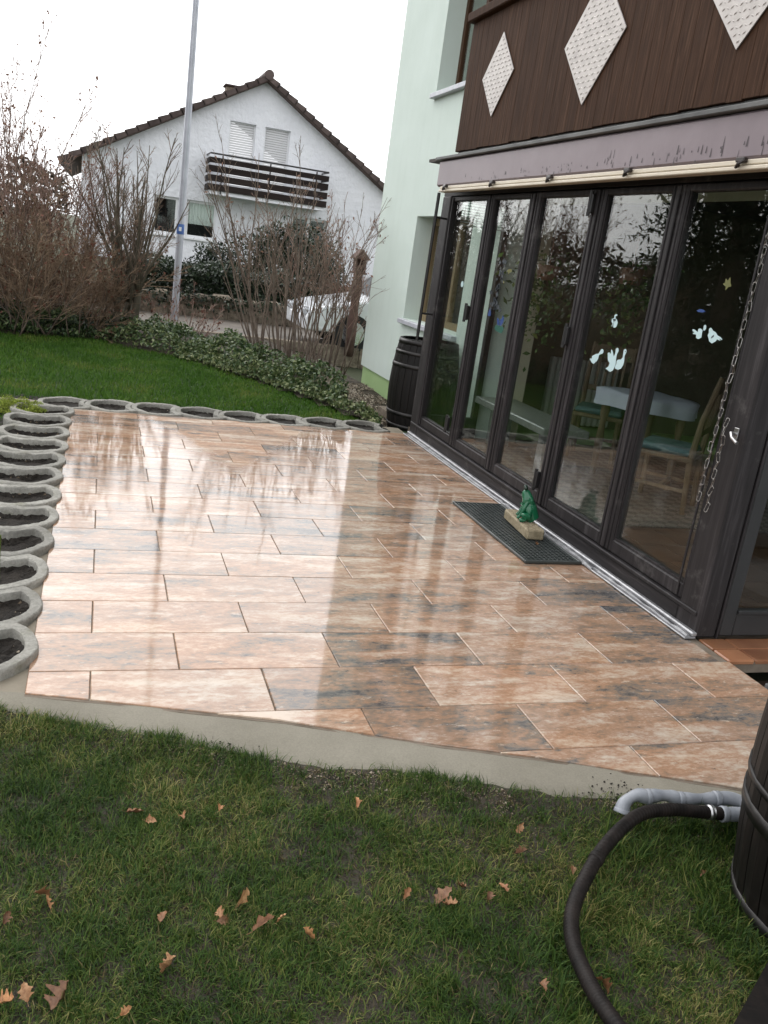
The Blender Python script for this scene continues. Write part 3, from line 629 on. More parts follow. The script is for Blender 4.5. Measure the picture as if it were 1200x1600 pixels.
# ------------------------------------------------------------------ awning cassette
XA = 2.55
aw = empty('awning', (XA, 5, 2.1), 'mauve metal awning cassette with dark run marks above the glass doors', 'awning')
def A(mb, name, mat, kind=None, smooth=False): o = mb.obj(name, mat, aw, smooth, kind); o.location = (-XA, -5, -2.1); return o
A(MB().box((XA, .6, 2.094), (XD + .12, 7.16, 2.289), .012), 'cassette', M['mauve'])
A(MB().box((XA - .012, .6, 2.048), (XA + .05, 7.06, 2.066), .004).box((XA - .004, .6, 2.070), (XA + .05, 7.06, 2.092), .004), 'front_bar', M['cream'])
r = random.Random(3); dm = MB()
for i in range(120):
    y = 6.6 - 4.2 * r.random() ** .8; l = r.uniform(.006, .035) * (1.3 if y < 4.5 else .7); z = 2.098 + r.random() * .05 * (1 if y > 5 else 1.3); w = r.uniform(.002, .007)
    dm.add([(XA - .0012, y - w, z), (XA - .0012, y + w, z), (XA - .0012, y + w * .35, z + l), (XA - .0012, y - w * .35, z + l)], [(0, 3, 2, 1)])
A(dm, 'run_marks', M['mauve_drip'], 'stuff')
for yc in (6.9, 5.978, 5.115, 4.245, 3.362):
    A(MB().box((XA - .03, yc - .028, 2.078), (XA - .006, yc + .028, 2.098), .004).tube([(XA - .02, yc - .02, 2.085), (XA - .04, yc - .01, 2.07), (XA - .03, yc + .012, 2.058), (XA - .012, yc + .02, 2.07)], .007, 6), 'clip', M['clip'])

# ------------------------------------------------------------------ glazed veranda
ver = empty('glass_veranda', (XD, 5.2, 0), 'glazed veranda with dark weathered timber folding doors opening onto the patio', 'veranda')
def G(mb, name, mat, parent=ver, smooth=False, kind=None):
    o = mb.obj(name, mat, parent, smooth, kind)
    if parent is ver: o.location = (-XD, -5.2, 0)
    return o
POSTS = [(7.14, 7.32), (6.27, 6.41), (5.52, 5.68), (4.69, 4.84), (3.92, 4.06), (3.1, 3.26)]
ZB, ZT = .20, 2.04
# bottom and head rails
G(MB().box((XD - .002, 3.264, .0), (XD + .085, 7.136, .1035), .006).box((XD - .014, 3.12, .104), (XD + .08, 7.30, .125), .004), 'bottom_rail', M['frame_wood_h'])
G(MB().box((XD, 3.106, ZT + .002), (XD + .09, 7.315, 2.36)), 'head_beam', M['frame_wood_h'])
for (a0, a1) in (POSTS[0], POSTS[-1]):
    G(MB().box((XD - .006, a0, .004), (XD + .11, a1, ZT), .008), 'post', M['frame_wood'])
for k in range(5):
    ya = POSTS[k][0]; yb = POSTS[k + 1][1]
    a = ya - (0 if k == 0 else (POSTS[k][0] - POSTS[k][1]) / 2 * -1 * -1)
    hi = POSTS[0][0] - .003 if k == 0 else (POSTS[k][0] + POSTS[k][1]) / 2 - .003
    lo = POSTS[-1][1] + .003 if k == 4 else (POSTS[k + 1][0] + POSTS[k + 1][1]) / 2 + .003
    gh = POSTS[0][0] - .02 if k == 0 else POSTS[k][0]; gl_ = POSTS[-1][1] + .02 if k == 4 else POSTS[k + 1][1]
    f_ = MB(); x0, x1 = XD + .004, XD + .066
    f_.box((x0, gh, .128), (x1, hi, ZT - .002), .007); f_.box((x0, lo, .128), (x1, gl_, ZT - .002), .007)
    f_.box((x0 + .004, gl_, .128), (x1 - .002, gh, ZB), .006); f_.box((x0 + .004, gl_, ZT - .04), (x1 - .002, gh, ZT - .003), .006)
    # glazing bead
    bd = .012
    f_.box((x0 + .012, gl_, ZB), (x1 - .012, gl_ + bd, ZT - .04)); f_.box((x0 + .012, gh - bd, ZB), (x1 - .012, gh, ZT - .04)); f_.box((x0 + .012, gl_ + bd, ZB), (x1 - .012, gh - bd, ZB + bd))
    # raised cover strips on the stiles
    if k > 0: f_.box((x0 - .012, hi - .012, .135), (x0 + .004, hi + .02, ZT - .01), .004)
    for q in ((hi - .045, hi - .030), (lo + .036, lo + .05)): f_.box((x0 - .006, q[0], .135), (x0 + .003, q[1], ZT - .01), .003)
    door = G(f_, 'glass_door', M['frame_wood'])
    MB().box((XD + .030, gl_ + bd, ZB + bd), (XD + .036, gh - bd, ZT - .042)).obj('pane', M['glass'], door)
for (y, z) in ((6.40, 1.17), (6.43, .29), (4.80, 1.19), (4.83, .28), (4.80, 1.95)):
    G(MB().box((XD - .034, y - .022, z - .055), (XD - .004, y + .022, z + .055), .006).tube([(XD - .03, y, z - .07), (XD - .03, y, z + .07)], .012, 8), 'hinge', M['black_metal'])
# end glazing at the far side
e = MB(); Y7 = 7.25
e.box((XD + .112, Y7, .0), (XW - .003, Y7 + .06, .20)); e.box((XD + .112, Y7, 2.03), (XW - .003, Y7 + .06, 2.35)); e.box((XW - .05, Y7, .2), (XW - .003, Y7 + .06, 2.03))
eg = G(e, 'end_window', M['frame_wood']); MB().box((XD + .112, Y7 + .03, .2), (XW - .05, Y7 + .036, 2.03)).obj('pane', M['glass'], eg)
for i in range(9):
    MB().obox((3.0, Y7 - .03, 2.015 - i * .022), (.58, 0, 0), (0, .018, .008), (0, -.0004, .001)).obj('blind_slat', M['blind'], eg)
# rod with two brackets on the corner post
rod = MB(); rod.tube([(2.58, 7.17, .85), (2.58, 7.15, 2.05)], .014, 8)
for z in (1.08, 1.86): rod.tube([(2.58, 7.165, z), (XD, 7.17, z)], .009, 6)
G(rod, 'bar', M['black_metal'])
# silver threshold flashing with lumpy sealant
th = MB(); th.box((2.622, 3.09, .002), (2.686, 7.30, .012), .003); th.box((2.66, 3.09, .012), (2.690, 7.30, .034), .006)
r = random.Random(5); y = 3.1; pts = []; rad = []
while y < 7.28: pts.append((2.651 + r.gauss(0, .0025), y, .012 + r.gauss(0, .001))); rad.append(.008 * r.uniform(.55, 1.5)); y += .045
th.tube(pts, rad, 6); th.tube([(2.63, 3.95, .012), (2.635, 4.03, .014), (2.645, 4.1, .013)], [.008, .016, .007], 6)
G(th, 'threshold', M['threshold'])
G(MB().tube([(XD - .006, 3.16, .96), (XD - .04, 3.155, .965), (XD - .05, 3.13, .95), (XD - .052, 3.09, .935)], .0085, 8).box((XD - .012, 3.145, .93), (XD - .005, 3.175, .99), .002), 'handle', M['steel'])
# near end: posts and the side door facing the camera
YN = 3.1
G(MB().box((XD + .114, YN - .002, .0), (XD + .125, YN + .09, 2.36)), 'corner_strip', M['frame_wood'])
sdx0, sdx1 = 2.818, 3.78
f_ = MB(); f_.box((sdx0, YN, .012), (sdx0 + .075, YN + .06, 2.05), .006); f_.box((sdx1 - .075, YN, .012), (sdx1, YN + .06, 2.05), .006); f_.box((sdx0 + .075, YN + .002, .012), (sdx1 - .075, YN + .058, .135), .006); f_.box((sdx0 + .075, YN + .002, 1.97), (sdx1 - .075, YN + .058, 2.05), .006)
f_.box((sdx0 + .075, YN - .01, .125), (sdx1 - .075, YN + .01, .143), .003)
sdoor = G(f_, 'side_door', M['door_grey']); MB().box((sdx0 + .075, YN + .03, .135), (sdx1 - .075, YN + .036, 1.97)).obj('pane', M['glass'], sdoor)
G(MB().box((sdx0, YN + .001, 2.052), (sdx1, YN + .09, 2.36)).box((sdx1 + .003, YN + .001, 0), (6.5, YN + .09, 2.36)), 'side_wall', M['mint'])

# stickers on the panes: outlines as (y, z) on the glass
GOOSE_A = [(4.56, 1.092), (4.537, 1.097), (4.539, 1.111), (4.503, 1.127), (4.476, 1.134), (4.462, 1.151), (4.457, 1.161), (4.444, 1.164), (4.431, 1.158), (4.429, 1.146), (4.439, 1.137), (4.457, 1.132), (4.469, 1.124), (4.468, 1.107), (4.477, 1.091), (4.508, 1.07), (4.527, 1.072)]
GOOSE_B = [(4.372, 1.064), (4.346, 1.08), (4.34, 1.099), (4.365, 1.113), (4.381, 1.15), (4.368, 1.156), (4.35, 1.148), (4.352, 1.175), (4.335, 1.166), (4.312, 1.139), (4.305, 1.161), (4.308, 1.183), (4.297, 1.191), (4.284, 1.189), (4.277, 1.176), (4.284, 1.164), (4.287, 1.152), (4.284, 1.123), (4.278, 1.106), (4.284, 1.084), (4.295, 1.064), (4.318, 1.053), (4.344, 1.059)]
GOOSE_C = [(4.275, 1.121), (4.265, 1.13), (4.237, 1.135), (4.223, 1.149), (4.227, 1.172), (4.228, 1.189), (4.217, 1.196), (4.203, 1.193), (4.199, 1.179), (4.204, 1.168), (4.209, 1.157), (4.202, 1.132), (4.203, 1.111), (4.218, 1.088), (4.246, 1.077), (4.275, 1.079), (4.28, 1.09), (4.271, 1.107)]
GOOSE_C_MARK = [(4.214, 1.184), (4.209, 1.187), (4.205, 1.181), (4.211, 1.18)]
GOOSE_D = [(4.401, 1.297), (4.393, 1.312), (4.408, 1.322), (4.409, 1.338), (4.398, 1.34), (4.389, 1.346), (4.391, 1.359), (4.38, 1.366), (4.365, 1.366), (4.363, 1.359), (4.379, 1.356), (4.376, 1.345), (4.357, 1.337), (4.345, 1.323), (4.347, 1.303), (4.36, 1.294), (4.377, 1.293), (4.386, 1.297)]
GOOSE_D_MARK = [(4.397, 1.338), (4.372, 1.342), (4.365, 1.333), (4.38, 1.327), (4.384, 1.307), (4.378, 1.296), (4.394, 1.295), (4.388, 1.307), (4.383, 1.319)]
GOOSE_E = [(3.679, 1.363), (3.669, 1.366), (3.649, 1.361), (3.634, 1.355), (3.636, 1.371), (3.62, 1.375), (3.603, 1.37), (3.602, 1.352), (3.599, 1.335), (3.618, 1.325), (3.637, 1.328), (3.643, 1.344), (3.666, 1.343), (3.671, 1.348), (3.657, 1.352), (3.674, 1.356)]
GOSLING = [(3.6, 1.377), (3.6, 1.391), (3.593, 1.396), (3.583, 1.391), (3.58, 1.379), (3.588, 1.368), (3.596, 1.369)]
GOOSE_F = [(3.556, 1.351), (3.552, 1.362), (3.558, 1.378), (3.55, 1.387), (3.538, 1.384), (3.527, 1.375), (3.506, 1.371), (3.487, 1.358), (3.467, 1.355), (3.447, 1.345), (3.451, 1.342), (3.471, 1.346), (3.457, 1.337), (3.483, 1.341), (3.49, 1.331), (3.513, 1.318), (3.535, 1.325)]
GOOSE_F_MARK = [(3.527, 1.339), (3.525, 1.349), (3.512, 1.358), (3.511, 1.349), (3.52, 1.343)]
STAR_A = [(3.536, 1.588), (3.523, 1.594), (3.522, 1.614), (3.506, 1.605), (3.494, 1.622), (3.485, 1.6), (3.473, 1.582), (3.492, 1.577), (3.507, 1.561), (3.511, 1.578)]
WAVE = [(3.682, 1.453), (3.659, 1.462), (3.636, 1.463), (3.614, 1.456), (3.631, 1.449), (3.665, 1.448)]
PAD = [(5.947, 1.124), (5.908, 1.136), (5.835, 1.136), (5.791, 1.129), (5.792, 1.105), (5.815, 1.087), (5.889, 1.091), (5.937, 1.1)]
PAD_A = [(5.926, 1.178), (5.912, 1.187), (5.887, 1.172), (5.874, 1.14), (5.903, 1.137)]
PAD_B = [(5.87, 1.174), (5.845, 1.187), (5.838, 1.214), (5.813, 1.19), (5.813, 1.163), (5.839, 1.138), (5.86, 1.138)]
STAR_B = [(5.904, 1.513), (5.871, 1.532), (5.825, 1.532), (5.812, 1.516), (5.848, 1.505), (5.859, 1.49), (5.872, 1.506)]
STAR_C = [(5.944, 1.439), (5.93, 1.447), (5.903, 1.439), (5.915, 1.426)]
FIG = [(6.1, 1.185), (6.091, 1.227), (6.068, 1.246), (6.052, 1.21), (6.048, 1.185), (6.085, 1.182)]

def blob(pts): return [(XD + .0285, y, z) for y, z in pts]
def sticker(name, outs, label, cat, grp=None):
    root = None
    for out, mat in outs:
        out = blob(out); n = len(out); nx = -.0012 if root is None else -.0022
        mb = MB(); mb.add(out + [(x + nx, y, z) for x, y, z in out], [tuple(range(n)), tuple(range(2 * n - 1, n - 1, -1))] + [(i, (i + 1) % n, n + (i + 1) % n, n + i) for i in range(n)])
        if root is None: root = mb.obj(name, mat); tag(root, label, cat, grp)
        else: mb.obj('marking', mat, root)
GG = 'geese stickers on the glass doors'; SK = M['sticker']; SD = M['sticker_dark']
sticker('goose_sticker', [(GOOSE_A, SK)], 'pale goose sticker left of the pair low on the fourth glass door', 'sticker', GG)
sticker('goose_sticker', [(GOOSE_B, SK)], 'pale goose sticker with raised wings, left bird of the pair on the fourth door', 'sticker', GG)
sticker('goose_sticker', [(GOOSE_C, SK), (GOOSE_C_MARK, SD)], 'pale long necked goose sticker, right bird of the pair on the fourth door', 'sticker', GG)
sticker('goose_sticker', [(GOOSE_D, SK), (GOOSE_D_MARK, SD)], 'small black and white goose sticker above the goose pair', 'sticker', GG)
sticker('goose_sticker', [(GOOSE_E, SK)], 'small pale goose sticker at the left on the nearest glass door', 'sticker', GG)
sticker('goose_sticker', [(GOSLING, SK)], 'tiny pale oval sticker between the two geese on the nearest glass door', 'sticker', GG)
sticker('goose_sticker', [(GOOSE_F, SK), (GOOSE_F_MARK, SD)], 'larger pale goose sticker looking back at the right on the nearest glass door', 'sticker', GG)
sticker('star_sticker', [(STAR_A, M['sticker_yellow'])], 'dull yellow star sticker high on the nearest glass door', 'sticker')
sticker('star_sticker', [(STAR_B, M['sticker_yellow'])], 'larger yellow star sticker high on the second glass door', 'sticker')
sticker('star_sticker', [(STAR_C, M['sticker_yellow'])], 'tiny yellow sticker below the star on the second glass door', 'sticker')
sticker('wave_sticker', [(WAVE, M['sticker_blue'])], 'small dark blue sticker above the geese on the nearest glass door', 'sticker')
sticker('frog_sticker', [(PAD, M['sticker_green']), (PAD_A, M['sticker_blue']), (PAD_B, M['sticker_blue'])], 'dark green lily pad sticker with blue flowers low on the second glass door', 'sticker')
sticker('figure_sticker', [(FIG, M['sticker_blue'])], 'narrow dark blue sticker left of the lily pad on the second glass door', 'sticker')
ov = [(6.69 + .026 * math.cos(b), 1.37 + .024 * math.sin(b)) for b in np.arange(12) * math.pi / 6]
sticker('oval_sticker', [(ov, SK)], 'small pale oval sticker on the farthest glass door', 'sticker')
r = random.Random(9); tw = [[] for _ in range(2)]
for i in range(34):
    u, w = r.gauss(0, .045), r.uniform(-.2, .16); s = r.uniform(.012, .026); a = r.uniform(0, 6.28)
    tw[i % 2].append([(u + s * math.cos(a + b) * (1 if j % 2 else .55), w + s * math.sin(a + b) * (1 if j % 2 else .55)) for j, b in enumerate(np.arange(8) * math.pi / 4)])
fl = MB()
for k in range(2):
    for o_ in tw[k]:
        P = [(XD + .0285, 6.0 - u * 1.1, 1.42 + w) for u, w in o_]; fl.add([(x - .0015, y, z) for x, y, z in P] + P, [tuple(range(7, -1, -1))] + [(i, (i + 1) % 8, (i + 1) % 8 + 8, i + 8) for i in range(8)])
tag(fl.obj('flower_sticker', M['sticker_dark']), 'dark hanging flower vine sticker on the second glass door', 'sticker', None, 'stuff')

# chain hanging in two strands beside the near post
ch = empty('hanging_chain', (2.66, 3.2, 1.2), 'silver steel chain hanging in a double strand on the near dark post', 'chain')
lm = MB(); n = 12; pts = [(.0078 * math.cos(b), 0, .008 * math.sin(b) + (.0145 if math.sin(b) > 0 else -.0145)) for b in np.linspace(0, 2 * math.pi, n, endpoint=False)]
ringv = []; fs = []
for i in range(n):
    p = np.array(pts[i]); tq = np.array(pts[(i + 1) % n]) - np.array(pts[i - 1]); tq /= np.linalg.norm(tq); u = np.array([0, 1.0, 0]); w = np.cross(tq, u)
    for j in range(5): b = j * 2 * math.pi / 5; ringv.append(p + .0017 * (math.cos(b) * u + math.sin(b) * w))
for i in range(n):
    for j in range(5): fs.append((i * 5 + j, i * 5 + (j + 1) % 5, ((i + 1) % n) * 5 + (j + 1) % 5, ((i + 1) % n) * 5 + j))
lme = lm.add(ringv, fs).mesh('link', M['chrome_chain'], True)
r = random.Random(4)
for strand, (ytop, ztop, ybot, zbot) in enumerate([(3.235, 1.98, 3.275, .60), (3.215, 1.0, 3.20, .57)]):
    L = ztop - zbot; m = int(L / .0385)
    for i in range(m):
        u = i / m; inst('link', lme, ch, (2.658 - 2.66 + r.gauss(0, .002), ytop + (ybot - ytop) * u - 3.2 + r.gauss(0, .003), ztop - L * u - 1.2), (r.gauss(0, .12), r.gauss(0, .1), (0 if i % 2 else math.pi / 2) + .5))
hk = MB().tube([(XD, 3.235, 2.0), (2.655, 3.235, 2.01), (2.64, 3.235, 1.995), (2.65, 3.235, 1.975)], .005, 6).obj('hook', M['steel'], ch); hk.location = (-2.66, -3.2, -1.2)

# ------------------------------------------------------------------ room behind the glass
room = empty('dining_room', (4.5, 5.2, 0), 'dim dining room with beige walls and brown tiled floor behind the glass doors', 'room')
def RM_(mb, name, mat, kind=None, smooth=False): o = mb.obj(name, mat, room, smooth, kind); o.location = (-4.5, -5.2, 0); return o
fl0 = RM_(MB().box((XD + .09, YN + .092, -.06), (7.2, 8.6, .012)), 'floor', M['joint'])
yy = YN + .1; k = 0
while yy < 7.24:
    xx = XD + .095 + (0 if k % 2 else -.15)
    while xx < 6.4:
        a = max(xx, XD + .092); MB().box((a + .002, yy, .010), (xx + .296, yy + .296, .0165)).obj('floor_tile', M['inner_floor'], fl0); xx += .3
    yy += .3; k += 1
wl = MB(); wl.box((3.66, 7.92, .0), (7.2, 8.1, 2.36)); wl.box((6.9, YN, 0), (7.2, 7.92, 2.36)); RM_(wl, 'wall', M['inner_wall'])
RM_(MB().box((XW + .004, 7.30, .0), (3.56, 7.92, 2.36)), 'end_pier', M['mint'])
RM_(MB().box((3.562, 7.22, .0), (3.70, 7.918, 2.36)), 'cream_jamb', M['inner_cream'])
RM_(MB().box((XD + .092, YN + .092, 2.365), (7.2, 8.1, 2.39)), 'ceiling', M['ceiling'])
pf = MB(); pf.box((6.86, 6.0, 1.1), (6.895, 7.0, 1.9)); fw = RM_(pf, 'back_window', M['picture_frame'])
for k in range(2): MB().box((6.852, 6.06 + k * .47, 1.16), (6.858, 6.47 + k * .47, 1.84)).obj('pane', M['sill_grey'], fw)
rug = MB().box((3.15, 4.75, .017), (5.1, 7.0, .026)).obj('rug', M['rug']); tag(rug, 'large patterned rug in brown and cream under the dining chairs', 'rug')
bn = empty('bench', (3.45, 6.5, 0), 'low bench with a speckled grey stone top along the inner window', 'bench')
def BN(mb, n, m): o = mb.obj(n, m, bn); o.location = (-3.45, -6.5, 0); return o
BN(MB().box((3.22, 5.85, .36), (3.62, 7.20, .42), .008), 'top', M['bench_stone'])
for y in (6.95, 6.0): BN(MB().box((3.32, y, .017), (3.5, y + .1, .358), .005), 'leg', M['bench_stone'])
rd = empty('radiator', (4.7, 7.85, 0), 'white ribbed panel radiator on the beige wall behind the chair', 'radiator')
for i in range(12): o = MB().box((4.25 + i * .065, 7.80, .12), (4.30 + i * .065, 7.88, .78), .012).obj('fin', M['radiator'], rd); o.location = (-4.7, -7.85, 0)
o = MB().box((4.25, 7.83, .14), (5.02, 7.85, .17)).box((4.25, 7.83, .72), (5.02, 7.85, .75)).obj('pipe', M['radiator'], rd); o.location = (-4.7, -7.85, 0)
tb = empty('dining_table', (4.12, 5.95, 0), 'dining table with turned wooden legs, half hidden under a pale cloth', 'table')
MB().box((-.27, -.25, .70), (.27, .25, .735), .006).obj('tabletop', M['chair_wood'], tb)
for sx in (-1, 1):
    for sy in (-1, 1): MB().lathe([(.02, .017), (.03, .06), (.022, .12), (.035, .3), (.024, .45), (.038, .55), (.03, .699)], 10, (sx * .22, sy * .2, .0)).obj('leg', M['chair_wood'], tb, True)
cl = MB(); n = 40; top = []; 
for i in range(n + 1):
    for j in range(n + 1):
        u, v_ = -1 + 2 * i / n, -1 + 2 * j / n; x, y = u * .40, v_ * .38; hx, hy = max(0, abs(x) - .275), max(0, abs(y) - .255)
        X = math.copysign(.292 + .06 * hx, x) if hx else x; Y = math.copysign(.272 + .06 * hy, y) if hy else y
        d = max(hx, hy); z = .742 - d + (0 if not d else .012 * math.sin(9 * (x + y)))
        top.append((X + .012 * math.sin(22 * y) * (hx > 0) * 1.2, Y + .012 * math.sin(22 * x) * (hy > 0) * 1.2, z))
cl.add(top, [(i * (n + 1) + j, (i + 1) * (n + 1) + j, (i + 1) * (n + 1) + j + 1, i * (n + 1) + j + 1) for i in range(n) for j in range(n)])
o = cl.obj('table_cloth', M['cloth'], None, True); o.location = (4.12, 5.95, 0); tag(o, 'white cloth draped over the dining table behind the glass', 'tablecloth')
def chair(loc, rz, label):
    c = empty('dining_chair', loc, label, 'chair', 'wooden dining chairs behind the glass', rz)
    MB().box((-.22, -.21, .40), (.22, .21, .435), .006).obj('seat', M['chair_wood'], c); MB().box((-.205, -.19, .436), (.205, .20, .485), .02).obj('cushion', M['cushion'], c)
    for sx in (-1, 1):
        MB().tube([(sx * .19, .18, .017), (sx * .19, .18, .4)], [.018, .026], 8).obj('leg', M['chair_wood'], c)
        MB().tube([(sx * .19, -.22, .017), (sx * .19, -.19, .42), (sx * .19, -.21, .7), (sx * .185, -.27, 1.02)], [.018, .024, .022, .018], 8).obj('leg', M['chair_wood'], c)
    MB().box((-.19, -.03, .18), (.19, -.005, .205)).box((-.2, -.2, .18), (-.18, .18, .205)).box((.18, -.2, .18), (.2, .18, .205)).obj('stretcher', M['chair_wood'], c)
    b = MB(); b.obox((0, -.255, .95), (.36, 0, 0), (0, .022, 0), (0, -.02, .12)); b.obox((0, -.215, .62), (.36, 0, 0), (0, .02, 0), (0, 0, .05))
    for x in (-.11, -.04, .04, .11): b.obox((x, -.233, .76), (.022, 0, 0), (0, .015, 0), (0, -.03, .26))
    b.obj('backrest', M['chair_wood'], c); return c
chair((4.0, 5.36, 0), .75, 'wooden dining chair with turquoise cushion, seen from behind at the near table side')
chair((4.25, 6.78, 0), 2.5, 'wooden dining chair with turquoise cushion beside the white radiator')
def hang_plant(loc, n, sp, drop, label, seed):
    r = np.random.default_rng(seed); o = empty('hanging_plant', loc, label, 'house plant')
    P = r.normal(size=(n, 3)) * np.array([sp, sp, sp * .8]); P[:, 2] -= np.abs(r.normal(size=n)) * drop
    V, F = leaf_cloud(P, r.uniform(.03, .07, n), .3, r, .5); np_mesh('foliage', V, F, M['house_plant'], o)
    MB().lathe([(.0, -.06), (.07, -.06), (.09, .05), (.08, .05)], 14).obj('pot', M['pot'], o, True); MB().tube([(0, 0, .05), (0, 0, 2.36 - loc[2])], .004, 5).obj('cord', M['pot'], o)
hang_plant((3.5, 5.55, 1.6), 420, .11, .22, 'yellow green plant hanging inside behind the fourth glass door', 2)
hang_plant((3.12, 6.05, 1.55), 520, .13, .2, 'dark leafy plant hanging inside behind the third glass door', 6)

# ------------------------------------------------------------------ step, pit and mat by the side door
step = MB().box((XD + .014, 2.875, -.06), (4.2, YN - .004, -.010)); step = struct(step.obj('doorstep', M['joint']))
xx = XD + .016
for k in range(6):
    w = .145 if k == 0 else .27; MB().box((xx, 2.872, -.022), (xx + w - .004, 2.985, .002), .006).obj('step_tile', M['terracotta'], step); MB().box((xx, 2.989, -.022), (xx + w - .004, YN - .006, .002), .004).obj('step_tile', M['terracotta'], step); xx += w
struct(MB().box((XD + .014, 1.3, -.5), (5.0, 2.868, -.10)).obj('entrance_floor', M['pit']))
o = MB().box((2.86, 1.9, -.099), (3.7, 2.80, -.07), .006).obj('door_mat', M['grey_mat']); tag(o, 'grey coarse mat lying below the terracotta step at the right', 'door mat')

# ------------------------------------------------------------------ rubber mat, washed concrete stone, frog
mat = empty('rubber_mat', (2.44, 4.59, .003), 'black rubber honeycomb door mat lying along the glass doors', 'door mat')
x0, x1, y0, y1 = -.178, .178, -.55, .55
bd = MB(); w = .014; bd.box((x0, y0, 0), (x1, y0 + w, .016), .003); bd.box((x0, y1 - w, 0), (x1, y1, .016), .003); bd.box((x0, y0 + w, 0), (x0 + w, y1 - w, .016), .003); bd.box((x1 - w, y0 + w, 0), (x1, y1 - w, .016), .003); bd.obj('rim', M['rubber'], mat)
MB().box((x0 + w, y0 + w, .0), (x1 - w, y1 - w, .002)).obj('hole_shade_sheet', M['mat_hole_shade'], mat)  # added near-black sheet: shade in the mat's open holes, put into the colour
gm = MB()
for i in range(1, 13): x = x0 + (x1 - x0) * i / 13; gm.box((x - .0035, y0 + w, .001), (x + .0035, y1 - w, .013))
for j in range(1, 40): y = y0 + (y1 - y0) * j / 40; gm.box((x0 + w, y - .0035, .0005), (x1 - w, y + .0035, .0122))
tag(gm.obj('honeycomb', M['rubber'], mat), kind='stuff')
SX, SY = 2.515, 4.60
sr = -.10
st = empty('concrete_stone', (SX, SY, .019), 'small washed concrete edging stone lying on the rubber mat under the frog', 'stone', None, sr)
MB().box((-.055, -.21, 0), (.055, .21, .062), .008).obj('block', M['washed'], st)
r = np.random.default_rng(12); pv = MB()
for i in range(330):
    x, y = r.uniform(-.05, .05), r.uniform(-.205, .205); s = r.uniform(.0035, .008); h = s * r.uniform(.5, .9)
    a = r.uniform(0, 6.28); pv.add([(x + s * math.cos(a + b) * r.uniform(.7, 1.1), y + s * math.sin(a + b) * r.uniform(.7, 1.1), .060) for b in np.arange(5) * 1.2566] + [(x, y, .062 + h)], [(j, (j + 1) % 5, 5) for j in range(5)])
tag(pv.obj('aggregate', M['pebble'], st), kind='stuff')
def skin_obj(name, joints, edges, mat, parent=None, sub=2):
    me = bpy.data.meshes.new(name); me.from_pydata([j[0] for j in joints], edges, []); o = bpy.data.objects.new(name, me); link(o, parent)
    sk = o.modifiers.new('skin', 'SKIN'); sk.use_smooth_shade = True
    for i, j in enumerate(joints): me.skin_vertices[0].data[i].radius = (j[1], j[1]) if np.isscalar(j[1]) else j[1]
    me.skin_vertices[0].data[0].use_root = True
    sb = o.modifiers.new('subsurf', 'SUBSURF'); sb.levels = sub; sb.render_levels = sub
    me.materials.append(mat); return o
FR = empty('frog_figure', (SX + .0, SY - .01, .019 + .066), 'green glazed ceramic frog sitting upright on the concrete stone', 'figurine', None, 2.75)
# frog looks along local +X
j = [((-.012, 0, .045), (.05, .05)), ((-.005, 0, .095), (.042, .042)), ((.01, 0, .135), (.034, .030)), ((.022, 0, .165), (.032, .034)), ((.048, 0, .172), (.024, .026)), ((-.03, 0, .022), (.048, .022)),
     ((.008, .030, .12), .017), ((.022, .040, .075), .013), ((.038, .036, .03), .011), ((.055, .036, .008), .012),
     ((.008, -.030, .12), .017), ((.022, -.040, .075), .013), ((.038, -.036, .03), .011), ((.055, -.036, .008), .012),
     ((-.02, .05, .03), .026), ((.03, .066, .045), .020), ((.0, .062, .012), .015), ((.045, .066, .008), .013),
     ((-.02, -.05, .03), .026), ((.03, -.066, .045), .020), ((.0, -.062, .012), .015), ((.045, -.066, .008), .013)]
ed = [(0, 1), (1, 2), (2, 3), (3, 4), (0, 5), (2, 6), (6, 7), (7, 8), (8, 9), (2, 10), (10, 11), (11, 12), (12, 13), (5, 14), (14, 15), (15, 16), (16, 17), (5, 18), (18, 19), (19, 20), (20, 21)]
skin_obj('body', j, ed, M['frog'], FR)
for s in (-1, 1):
    MB().lathe([(0, -.013)] + [(.013 * math.cos(b), .013 * math.sin(b)) for b in np.linspace(-1.3, 1.3, 7)] + [(0, .013)], 12, (.032, s * .021, .198)).obj('eye', M['frog_eye'], FR, True)

# ------------------------------------------------------------------ barrels
def barrel(loc, h, re, rm, label, hoops, rz=0):
    b = empty('barrel', loc, label, 'barrel', 'dark wooden barrels', rz); N = 26; K = 12
    rad = lambda t: re + (rm - re) * (1 - (2 * t - 1) ** 2)
    g = .0022; V = []; F = []
    for i in range(K + 1):
        t_ = i / K; rr = rad(t_); a = math.pi / N
        for (dr, aa) in ((-.02, -a), (-.0015, -a + g / rr), (.0015, 0), (-.0015, a - g / rr), (-.02, a)): V.append(((rr + dr) * math.cos(aa), (rr + dr) * math.sin(aa), t_ * h))
    for i in range(K):
        for q in range(4): F.append((i * 5 + q, i * 5 + q + 1, i * 5 + 5 + q + 1, i * 5 + 5 + q))
    F += [(4, 3, 2, 1, 0), tuple(K * 5 + q for q in range(5))]
    me = bpy.data.meshes.new('stave'); me.from_pydata(V, [], F); me.materials.append(M['barrel'])
    for k in range(N): inst('stave', me, b, (0, 0, 0), (0, 0, k * 2 * math.pi / N))
    for (t0, t1) in hoops:
        P = [(rad(t0) - .004, t0 * h), (rad(t0) + .0045, t0 * h), (rad(t1) + .0045, t1 * h), (rad(t1) - .004, t1 * h)]
        MB().lathe(P, 52).obj('hoop', M['hoop'], b, True)
    MB().lathe([(0, h - .028), (re - .019, h - .028), (re - .019, h - .05), (0, h - .05)], 40).obj('lid', M['barrel'], b)
    return b
HP = [(.005, .05), (.115, .15), (.24, .28), (.72, .76), (.85, .885), (.95, .995)]
